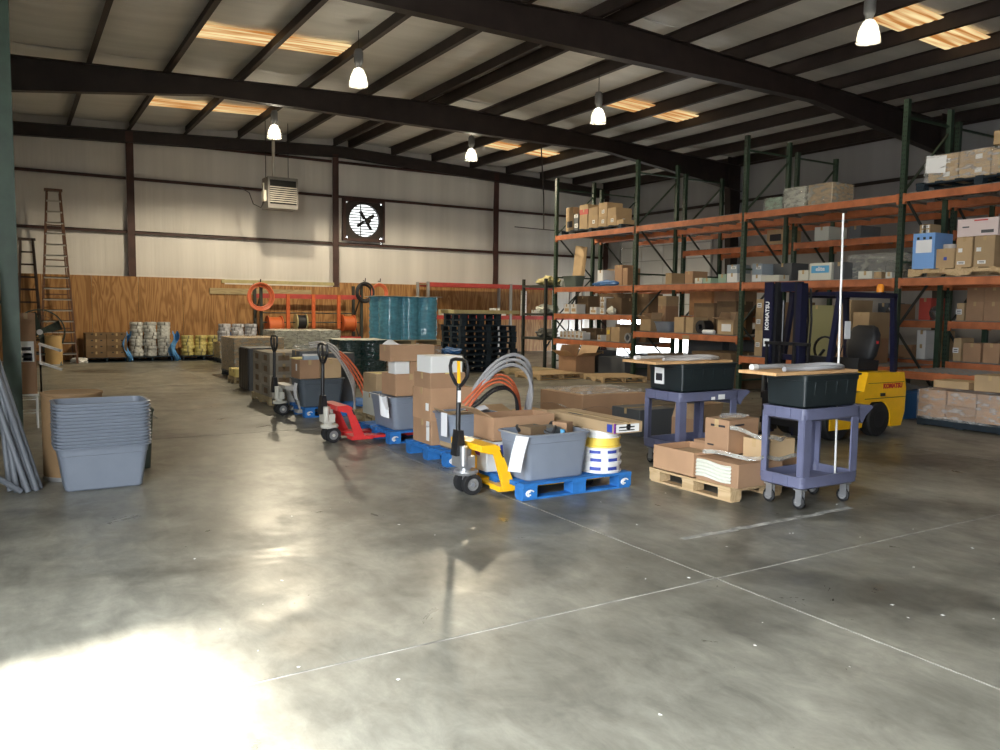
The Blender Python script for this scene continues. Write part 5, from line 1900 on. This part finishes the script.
# small dark rack at the far end of the row
t = thing('storage_rack', 'short dark shelving rack at the far end of the orange racks', 'rack', (0, 0, 0))
for xx in (12.35, 13.4):
    for yy in (18.0, 19.1):
        obj('upright_post', B(xx - .035, xx + .035, yy - .035, yy + .035, 0, 2.42), 'rack_dark', t)
obj('diagonal_brace', MB().bar((12.35, 18.0, .5), (13.4, 18.0, 2.0), .03, .03), 'rack_dark', t)
for zz in (2.25, 1.48, .82):
    obj('shelf', B(12.31, 13.44, 18.0, 19.1, zz - .06, zz), 'rack_dark', t)
for k, (zz, yy, m_) in enumerate(((2.251, 18.1, 'lumber'), (1.481, 18.15, 'card_pale'), (.821, 18.15, 'junk'))):
    crumple(['pale oddments heaped on top of the short dark shelving', 'oddments heaped on the middle shelf of the short dark shelving', 'oddments heaped on the lowest shelf of the short dark shelving'][k], 'oddments_heap', 'oddments', (12.75, yy + .35, zz), .32, .28, .24, m_, 21 + k)


# ================================================================== goods on the racks
# (shelf, front x, near y, far y, shelf z, [(height, kind) bottom to top], depth)
RACK_COLUMNS = [
    ('A1', 12.62, 17.19, 17.52, 3.65, [(0.36, 'printed'), (0.25, 'tan')], 0.45),
    ('A1', 12.62, 16.96, 17.17, 3.65, [(0.42, 'dark')], 0.45),
    ('A1', 12.62, 16.57, 16.93, 3.65, [(0.37, 'tan'), (0.13, 'red'), (0.12, 'tan')], 0.50),
    ('A1', 12.62, 16.16, 16.55, 3.65, [(0.31, 'lab'), (0.2, 'tan')], 0.50),
    ('A1', 12.62, 15.80, 16.14, 3.65, [(0.25, 'lab'), (0.22, 'lab'), (0.12, 'tan')], 0.50),
    ('A1', 12.62, 15.45, 15.78, 3.65, [(0.24, 'lab'), (0.19, 'tan')], 0.50),
    ('A1', 12.62, 15.18, 15.43, 3.65, [(0.12, 'tan')], 0.50),
    ('B', 12.62, 15.90, 16.12, 2.19, [(0.4, 'white')], 0.40),
    ('B', 13.04, 15.87, 16.29, 2.19, [(0.44, 'tan')], 0.40),
    ('B', 12.75, 15.32, 15.61, 2.19, [(0.51, 'brown')], 0.40),
    ('B', 12.75, 15.12, 15.30, 2.19, [(0.43, 'brown')], 0.40),
    ('C1', 12.50, 17.12, 17.37, 1.50, [(0.24, 'binw')], 0.30),
    ('C1', 12.50, 16.82, 17.06, 1.50, [(0.24, 'binw')], 0.30),
    ('C1', 12.85, 16.78, 17.25, 1.50, [(0.46, 'dkbrown')], 0.50),
    ('C1', 12.50, 15.98, 16.25, 1.50, [(0.17, 'binw')], 0.30),
    ('C1', 12.50, 15.67, 15.84, 1.50, [(0.12, 'binw'), (0.15, 'binw'), (0.15, 'binw')], 0.30),
    ('C1', 12.55, 15.06, 15.67, 1.50, [(0.39, 'dkbrown')], 0.50),
    ('D1', 12.50, 17.40, 17.53, 0.84, [(0.18, 'binw')], 0.25),
    ('D1', 12.50, 17.23, 17.36, 0.84, [(0.18, 'binw')], 0.25),
    ('D1', 12.50, 17.06, 17.19, 0.84, [(0.19, 'binw')], 0.25),
    ('D1', 12.50, 16.88, 17.02, 0.84, [(0.2, 'binw')], 0.25),
    ('D1', 12.50, 16.70, 16.84, 0.84, [(0.2, 'binw')], 0.25),
    ('D1', 12.50, 16.52, 16.66, 0.84, [(0.18, 'binw')], 0.25),
    ('D1', 12.85, 16.43, 17.02, 0.84, [(0.28, 'dkbrown')], 0.35),
    ('D1', 12.50, 15.77, 15.92, 0.84, [(0.14, 'binw')], 0.25),
    ('D1', 12.50, 15.42, 15.57, 0.84, [(0.34, 'yellowlab')], 0.30),
    ('D1', 12.50, 15.06, 15.39, 0.84, [(0.35, 'tan')], 0.35),
    ('B', 12.60, 13.44, 13.64, 2.19, [(0.25, 'tan')], 0.40),
    ('B', 12.60, 12.79, 13.03, 2.19, [(0.27, 'brown')], 0.45),
    ('B', 12.60, 12.52, 12.73, 2.19, [(0.12, 'pale')], 0.40),
    ('B', 12.60, 12.26, 12.49, 2.19, [(0.11, 'green')], 0.40),
    ('B', 12.60, 11.84, 12.06, 2.19, [(0.18, 'green')], 0.40),
    ('B', 12.60, 11.55, 11.82, 2.19, [(0.19, 'white'), (0.17, 'bluegrey')], 0.40),
    ('C2', 12.95, 13.97, 14.24, 1.13, [(0.58, 'brown'), (0.23, 'tan')], 0.40),
    ('C2', 12.55, 12.95, 13.26, 1.13, [(0.34, 'tan')], 0.45),
    ('C2', 12.55, 12.68, 12.90, 1.13, [(0.34, 'tan')], 0.45),
    ('C2', 13.00, 12.51, 13.13, 1.13, [(0.65, 'dkbrown')], 0.50),
    ('C2', 13.00, 11.89, 12.45, 1.13, [(0.69, 'dkbrown')], 0.50),
    ('L3', 13.12, 10.40, 11.05, 0.74, [(0.39, 'dkbrown'), (0.67, 'dkbrown')], 0.45),
    ('L3', 12.60, 10.84, 11.03, 0.74, [(0.5, 'lab'), (0.36, 'lab'), (0.25, 'lab')], 0.50),
    ('L3', 12.75, 9.38, 10.09, 0.74, [(1.0, 'olive')], 0.80),
    ('L3', 12.60, 8.91, 9.19, 0.74, [(0.56, 'brown'), (0.53, 'tan')], 0.60),
    ('L3', 12.60, 8.56, 8.87, 0.74, [(0.43, 'brown'), (0.45, 'tan')], 0.60),
    ('B', 12.55, 10.88, 11.12, 2.19, [(0.14, 'white'), (0.21, 'bluegrey')], 0.45),
    ('B', 12.85, 10.42, 10.86, 2.19, [(0.36, 'slate')], 0.50),
    ('B', 12.50, 10.42, 10.85, 2.19, [(0.12, 'pale')], 0.30),
    ('B', 12.55, 9.79, 10.02, 2.19, [(0.19, 'pale')], 0.45),
    ('B', 12.55, 9.07, 9.27, 2.19, [(0.31, 'slate')], 0.50),
    ('B', 12.50, 8.48, 8.74, 2.19, [(0.13, 'pale')], 0.30),
    ('B', 12.50, 8.31, 8.45, 2.19, [(0.11, 'tan')], 0.30),
    ('B', 12.50, 8.11, 8.23, 2.19, [(0.1, 'pale')], 0.30),
    ('M', 14.05, 11.66, 12.08, 3.04, [(0.32, 'printed')], 0.60),
    ('M', 14.05, 10.54, 10.87, 3.04, [(0.29, 'pale')], 0.60),
    ('M', 14.05, 9.80, 10.06, 3.04, [(0.25, 'slate')], 0.60),
    ('F', 14.00, 7.40, 7.69, 1.50, [(0.32, 'brown'), (0.27, 'brown')], 0.60),
    ('F', 14.00, 7.10, 7.40, 1.50, [(0.32, 'brown'), (0.26, 'brown')], 0.60),
    ('F', 14.00, 9.12, 9.34, 1.50, [(0.3, 'slate')], 0.50),
    ('F', 14.00, 8.32, 8.54, 1.50, [(0.39, 'red')], 0.50),
    ('F', 14.00, 8.90, 9.06, 1.50, [(0.28, 'brown')], 0.50),
    ('F', 14.00, 7.72, 7.85, 1.50, [(0.3, 'lab')], 0.50),
    ('G', 14.00, 8.37, 8.54, 0.80, [(0.26, 'white'), (0.25, 'white')], 0.40),
    ('G', 14.00, 8.08, 8.20, 0.80, [(0.51, 'lab')], 0.40),
    ('G', 14.00, 7.74, 7.87, 0.80, [(0.4, 'lab')], 0.40),
    ('G', 14.00, 7.40, 7.70, 0.80, [(0.32, 'brown')], 0.50),
    ('G', 14.00, 7.10, 7.37, 0.80, [(0.33, 'brown')], 0.50),
    ('G', 14.00, 8.62, 8.90, 0.80, [(0.23, 'brown')], 0.50),
    ('F', 14.00, 13.60, 14.30, 1.50, [(0.58, 'orange')], 0.70),
    ('F', 14.00, 12.85, 13.50, 1.50, [(0.57, 'brown')], 0.70),
]

SHELF_TXT = {'A1': 'top shelf, farthest bay', 'B': None, 'C1': 'third shelf, farthest bay', 'D1': 'lowest shelf, farthest bay', 'C2': 'low shelf, second bay',
             'L3': 'low shelf behind the forklift', 'M': 'high rear rack shelf', 'F': None, 'G': 'low rear shelf beside forklift'}
KIND_TXT = {'tan': 'tan carton', 'brown': 'brown carton', 'dkbrown': 'dark brown carton', 'white': 'white box', 'pale': 'pale box', 'green': 'pale green box', 'slate': 'dark grey box', 'bluegrey': 'blue-grey box', 'red': 'red box',
            'orange': 'orange-brown carton', 'lab': 'tan carton with white label', 'printed': 'tan printed carton', 'dark': 'black and white printed box', 'binw': 'small white-fronted bin box', 'yellowlab': 'tan carton with yellow label', 'olive': 'big olive wrapped crate'}


def shelf_text(sh, ymid):
    if SHELF_TXT[sh]:
        return SHELF_TXT[sh]
    if sh == 'B':
        return 'second shelf, farthest bay' if ymid > 14.4 else 'second shelf, second bay' if ymid > 11.2 else 'second shelf above the forklift'
    return 'rear shelf of the second bay' if ymid > 11.2 else 'middle rear shelf right of forklift'


rows_ = {}
for c in RACK_COLUMNS:
    rows_.setdefault(shelf_text(c[0], (c[2] + c[3]) / 2), []).append(c)
NTH = ['first', 'second', 'third', 'fourth', 'fifth', 'sixth', 'seventh', 'eighth', 'ninth', 'tenth', 'eleventh', 'twelfth']
for txt, cols in rows_.items():
    cols.sort(key=lambda c: -(c[2] + c[3]))
    for i, (sh, X, ya, yb, z, stack, dep) in enumerate(cols):
        zz = z - (.004 if sh != 'A1' else .0)
        for k, (h, kind) in enumerate(stack):
            st = []
            if kind == 'lab':
                st = [('x', .3, .35, .10, .09), ('y', .4, .4, .08, .08)]
            elif kind == 'printed':
                st = [('x', .1, .25, (yb - ya) * .7, h * .45, 'ink')]
            elif kind == 'dark':
                st = [('x', .1, .15, (yb - ya) * .7, h * .25), ('x', .1, .75, (yb - ya) * .8, h * .2)]
            elif kind == 'yellowlab':
                st = [('x', .1, .5, (yb - ya) * .7, h * .3, 'reel_yellow')]
            elif kind == 'binw':
                st = [('x', .12, .2, (yb - ya) * .7, h * .35, 'card_tan')]
            elif kind == 'bluegrey':
                st = [('x', .1, .5, (yb - ya) * .5, h * .3)]
            pos = '' if len(stack) == 1 else ', bottom of pile' if k == 0 else ', top of pile' if k == len(stack) - 1 else ', mid pile'
            carton('%s, %s from left, %s%s' % (KIND_TXT[kind], NTH[i], txt, pos), X, ya, zz, dep, yb - ya, h, kind, random.uniform(-.03, .03) if kind not in ('olive',) else 0, group='goods on the ' + txt, sticker=st)
            zz += h + .001

# pallet under the carton pile on the top shelf
pallet('black pallet under the carton pile on the top rack shelf', 12.50, 15.10, ZA + .014, 1.0, 2.44, 'pallet_dark', h=.115)
# special goods
o = obj('cardboard_sheet', MB().sheet(lambda u, v: (12.75 + .12 * v + .05 * math.sin(3 * u), 17.40 - .50 * u, 2.186 + 1.10 * v * (1 - .06 * u)), 5, 5, .012), 'card_tan')
tag(o, 'tall leaning cardboard sheet on the second shelf, far left of the racks', 'cardboard')
tote('dark olive tub before the leaning cardboard sheet', 12.42, 16.75, 2.186, .32, .62, .28, 'bin_green')
crumple('pale oddments left of the olive tub on the second shelf', 'oddments_heap', 'oddments', (12.62, 17.48, 2.186), .14, .06, .20, 'card_pale', 31)
crumple('bright blue tarp bundle on the second shelf of the farthest bay', 'tarp', 'tarp', (12.52, 15.62, 2.186), .10, .45, .13, 'bin_blue', 32)
crumple('crumpled packing paper in the open carton of the third shelf', 'packing_paper', 'paper', (12.47, 15.35, 1.494), .055, .14, .17, 'card_pale', 33)
o = obj('pipe_fitting', MB().ring([(.07, 0), (.115, 0), (.115, .28), (.07, .28)], 18, (0, 0, .116), 'X'), 'galv', None, (12.46, 14.72, .834), smooth=True)
tag(o, 'short thick pipe fitting at the right end of the lowest shelf', 'pipe fitting')
for k in range(4):
    o = obj('bottle', MB().lathe([(0, 0), (.05, 0), (.055, .02), (.055, .15), (.025, .19), (.025, .22), (0, .22)], 12), 'white_plastic', None, (12.85, 16.62 + .17 * k + .46, .834), smooth=True)
    o.location.x = 12.80
    tag(o, 'white bottle behind the small bin boxes, %s from the left' % NTH[3 - k], 'bottle', 'white bottles on the lowest shelf')
    obj('cap', MB().cyl((0, 0, .22), (0, 0, .24), .027, n=10), 'ink', o)
open_carton('open tan carton with raised flap at the left end of the low second-bay shelf', 12.46, 13.93, 1.124, .34, .36, .28, 'tan', flaps=(150, 120, 100, 60), fl=.15)
tote('grey tote between open cartons on the low second-bay shelf', 12.46, 13.32, 1.124, .36, .52, .23, 'tote_grey')
o = obj('cable_roll', MB().ring([(.06, 0), (.14, 0), (.14, .26), (.06, .26)], 18, (0, 0, .141), 'X'), 'cable_black', None, (12.50, 12.42, 1.124), smooth=True)
tag(o, 'black roll beside white paper on the low second-bay shelf', 'roll')
o = obj('paper_roll', MB().ring([(.02, 0), (.045, 0), (.045, .30), (.02, .30)], 14, (0, 0, .046), 'Y'), 'paper', None, (12.46, 11.98, 1.124), smooth=True)
tag(o, 'white paper roll lying on the low second-bay shelf', 'paper roll')
oc = open_carton('open tan carton with big white label at the right end of the second bay', 12.44, 11.45, 1.124, .36, .42, .31, 'tan', flaps=(165, 60, 110, 60), fl=.17)
obj('sticker', B(-.183, -.179, -.15, .10, .07, .22), 'sticker', oc)
o = obj('beam_tag', B(12.318, 12.324, 12.55, 12.75, .99, 1.08), 'card_tan')
tag(o, 'tan card tag hanging on the low orange beam of the second bay', 'tag')
# white carton with a blue panel
o = carton('white carton with a blue printed panel above the forklift', 12.52, 9.29, 2.186, .40, .46, .31, 'pale')
obj('blue_panel', B(-.204, -.199, -.18, .19, .13, .26), 'sky_blue_print', o)
lettering('elite', .11, 'sticker', o, (-.206, .0, .20), (0, -1, 0), (0, 0, 1), .002)
# long translucent wrapped goods above the forklift
t = thing('wrapped_goods', 'long milky film-wrapped bundle above the forklift guard', 'bundle', (13.10, 8.62, 2.19))
for k in range(3):
    obj('carton', B(-.28, .28, -.52 + .35 * k, -.19 + .35 * k, 0, .30 + .03 * k), 'card_slate', t)
obj('stretch_film', film_wrap(.60, 1.10, .44, 41), 'film_milky', t)
# wrapped pile on the top shelf, third bay
for k, (ya, yb, h, m_) in enumerate(((10.65, 11.05, .28, 'card_green'), (10.1, 10.6, .42, 'card_pale'), (9.5, 10.05, .42, 'card_tan'))):
    t = thing('wrapped_goods', ['pale green wrapped box on the top shelf, left of the film pile', 'film-wrapped pale box in the middle of the top shelf pile', 'film-wrapped tan box on the right of the top shelf pile'][k], 'bundle', (13.05, (ya + yb) / 2, ZA + .014))
    obj('carton', cbox(.6, yb - ya - .03, h, .01), m_, t)
    obj('stretch_film', film_wrap(.61, yb - ya - .02, h, 50 + k, .02), 'film_milky', t)
# wrapped pallet on the top shelf, nearest bay
pallet('black pallet under the wrapped cartons on the nearest top shelf', 12.36, 5.75, ZA + .014, 1.15, 1.95, 'pallet_dark', h=.13)
t = thing('wrapped_goods', 'film-wrapped tan cartons with a taped paper on the nearest top shelf', 'bundle', (12.92, 6.85, ZA + .145))
for i in range(3):
    for k in range(2):
        hh = .20
        if k == 1 and i == 0:
            hh = .15
        c = obj('carton', B(-.48, .48, -.72 + .48 * i, -.26 + .48 * i, .201 * k + .001, .201 * k + hh), 'card_tan', t)
        obj('sticker', B(-.484, -.479, -.60 + .48 * i, -.50 + .48 * i, .201 * k + .06, .201 * k + .13), 'sticker', c)
obj('stretch_film', film_wrap(1.0, 1.48, .40, 61, .03), 'film_clear', t)
obj('taped_paper', MB().sheet(lambda u, v: (-.535 + .02 * v, .72 - .32 * u, .14 + .27 * v - .03 * u), 3, 3, .003), 'paper', t)
carton('tan carton on the wrapped load at the right edge of the top shelf', 12.5, 6.22, ZA + .585, .5, .40, .20, 'tan')
# pallet with the blue box, nearest second shelf
stringer_pallet('pale wooden pallet on the nearest second shelf', 12.36, 6.15, ZB + .014, w=1.1, d=1.6, m='pallet_wood')
ZS = ZB + .145
o = carton('tall bright blue box with taped paper on the rack pallet', 12.40, 7.36, ZS, .5, .36, .56, 'blue', tape=False, sticker=[('x', .12, .45, .26, .20, 'paper')])
for k in range(3):
    obj('print_mark', B(-.2545, -.2495, -.13 + .10 * k, -.09 + .10 * k, .46, .50), 'ink', o)
for k in range(2):
    carton('small white and tan box on the blue box, %s one' % ['lower', 'upper'][k], 12.46, 7.48, ZS + .562 + .072 * k, .3, .18, .07, 'lab', sticker=[('x', .1, .1, .12, .05)])
carton('square tan carton between blue box and tall cartons', 12.42, 7.05, ZS, .4, .29, .30, 'tan', sticker=[('x', .4, .4, .05, .05, 'ink_blue')])
o = obj('tape_roll', MB().ring([(.05, 0), (.10, 0), (.10, .07), (.05, .07)], 18), 'hose_white', None, (12.56, 7.2, ZS + .301), smooth=True)
tag(o, 'roll of pale tape on the square tan carton', 'tape roll')
carton('tall tan carton on the rack pallet, left of the pair', 12.42, 6.79, ZS, .42, .24, .46, 'lab', sticker=[('x', .4, .1, .12, .05), ('x', .6, .5, .06, .06)])
carton('tall tan carton on the rack pallet, right of the pair', 12.42, 6.46, ZS, .42, .30, .46, 'lab', sticker=[('x', .4, .1, .12, .05), ('x', .65, .5, .07, .06)])
carton('pinkish white box with red lettering lying on the two tall cartons', 12.40, 6.42, ZS + .462, .44, .60, .26, 'pink', sticker=[('x', .1, .15, .18, .045, 'card_slate'), ('x', .7, .5, .10, .02, 'card_slate'), ('x', .25, .85, .2, .018, 'ink_red')])
for k in range(2):
    o = obj('paint_can', MB().lathe([(0, 0), (.085, 0), (.085, .17), (.09, .18), (.085, .19), (0, .188)], 16), 'galv', None, (12.55, 6.30, ZS + .191 * k), smooth=True)
    tag(o, 'metal can at the right end of the rack pallet, %s' % ['lower', 'upper'][k], 'can')
    obj('can_label', MB().ring([(.086, .03), (.0875, .03), (.0875, .15), (.086, .15)], 16), 'sticker', o)
# round silver lamps on the middle rear shelf
for k, yy in enumerate((8.98, 8.22)):
    o = obj('reflector_dish', MB().lathe([(0, 0), (.04, .0), (.12, .05), (.13, .08), (.12, .085), (0, .03)], 20, (0, 0, .13), 'X'), 'metal_shiny', None, (13.86, yy if k == 0 else 8.15, 1.494), smooth=True)
    o.location.x = 13.83
    tag(o, ['left shiny metal dish on the middle rear shelf', 'right shiny metal dish on the middle rear shelf'][k], 'dish')
# bay-floor goods
wrapped_load('low film-wrapped carton pallet on the floor at the right edge', 11.25, 5.55, 1.0, 1.25, .52, 'film_clear', (2, 3, 2), 'card', 'pallet_dark', 71)
o = carton('upper wrapped carton at the right edge of the floor pallet', 11.30, 5.62, .56, .5, .42, .22, 'tan')
carton('flat tan carton on the low wrapped floor pallet', 11.32, 6.12, .56, .45, .5, .10, 'tan')
t = thing('blue_bin', 'blue plastic bin with a dark sheet, right behind the forklift', 'bin', (11.75, 7.45, 0))
obj('bin_body', MB().loft([rrect(.44, .5, .04, 3, 0), rrect(.54, .6, .05, 3, .40), rrect(.58, .64, .05, 3, .41), rrect(.58, .64, .05, 3, .44), rrect(.52, .58, .05, 3, .44), rrect(.43, .49, .04, 3, .02)]), 'bin_blue', t, smooth=True)
obj('bin_sheet', MB().sheet(lambda u, v: (-.34 + .75 * u, -.36 + .7 * v, .46 + .12 * math.sin(3 * u + 1) * math.sin(PI * v) + .05 * u), 8, 8, .006), 'tote_dark', t)
for k, (xx, yy, w_, d_, h_, kd) in enumerate([(13.2, 16.2, .9, 1.0, .55, 'slate'), (13.2, 14.8, .9, 1.0, .45, 'slate'), (13.0, 12.9, 1.0, 1.1, .62, 'dkbrown'), (13.0, 11.5, 1.0, 1.1, .75, 'dkbrown'), (13.0, 9.7, 1.0, 1.0, .5, 'slate')]):
    o = carton(['dark crate on the floor under the farthest bay, left', 'dark crate on the floor under the farthest bay, right', 'dark brown crate on the floor under the second bay, left', 'dark brown crate on the floor under the second bay, right', 'dark crate on the floor behind the forklift'][k], 12.46, yy, 0, w_, d_, h_, kd)

for k, (yy, d_, h_) in enumerate(((14.6, 1.9, .46), (13.2, 1.1, 1.15), (11.9, 1.1, 1.2), (9.2, 1.6, .62))):  # farthest and second bay crates added to block daylight from the side door
    carton(['low dark crate on the floor of the rear rack, farthest bay', 'tall dark crate on the floor of the rear rack, second bay left', 'tall dark crate on the floor of the rear rack, second bay right', 'dark crate on the floor of the rear rack behind the forklift'][k], 14.0, yy, 0, .95, d_, h_, 'slate')

# paper scraps and grit on the floor
scr = MB()
rnd = random.Random(9)
for k in range(46):
    x, y, a, r = rnd.uniform(.8, 6.5), rnd.uniform(1.8, 6.2), rnd.uniform(0, 6), rnd.uniform(.004, .014)
    scr.add([(x + r * math.cos(a + q * PI / 2) * (1 if q % 2 else .6), y + r * math.sin(a + q * PI / 2), .0006 + .003 * (q == 1)) for q in range(4)] + [(x, y, .004)], [(0, 1, 4), (1, 2, 4), (2, 3, 4), (3, 0, 4), (3, 2, 1, 0)])
o = obj('floor_grit', scr, 'sticker')
o['kind'] = 'stuff'
tag(o, 'tiny white scraps scattered over the concrete floor', 'scraps')

for k, (xx, yy, zz, d_, h_) in enumerate(((12.95, 14.62, .834, 1.15, .42), (13.05, 15.55, 1.494, 1.05, .52), (12.98, 14.60, 1.494, .42, .5))):  # cartons added behind the shelf goods to cut door glare between the racks
    carton(['long dark carton at the back of the lowest shelf, farthest bay', 'dark carton at the back of the third shelf, farthest bay', 'dark carton at the right back of the third shelf'][k], xx, yy, zz, .45, d_, h_, 'dkbrown')
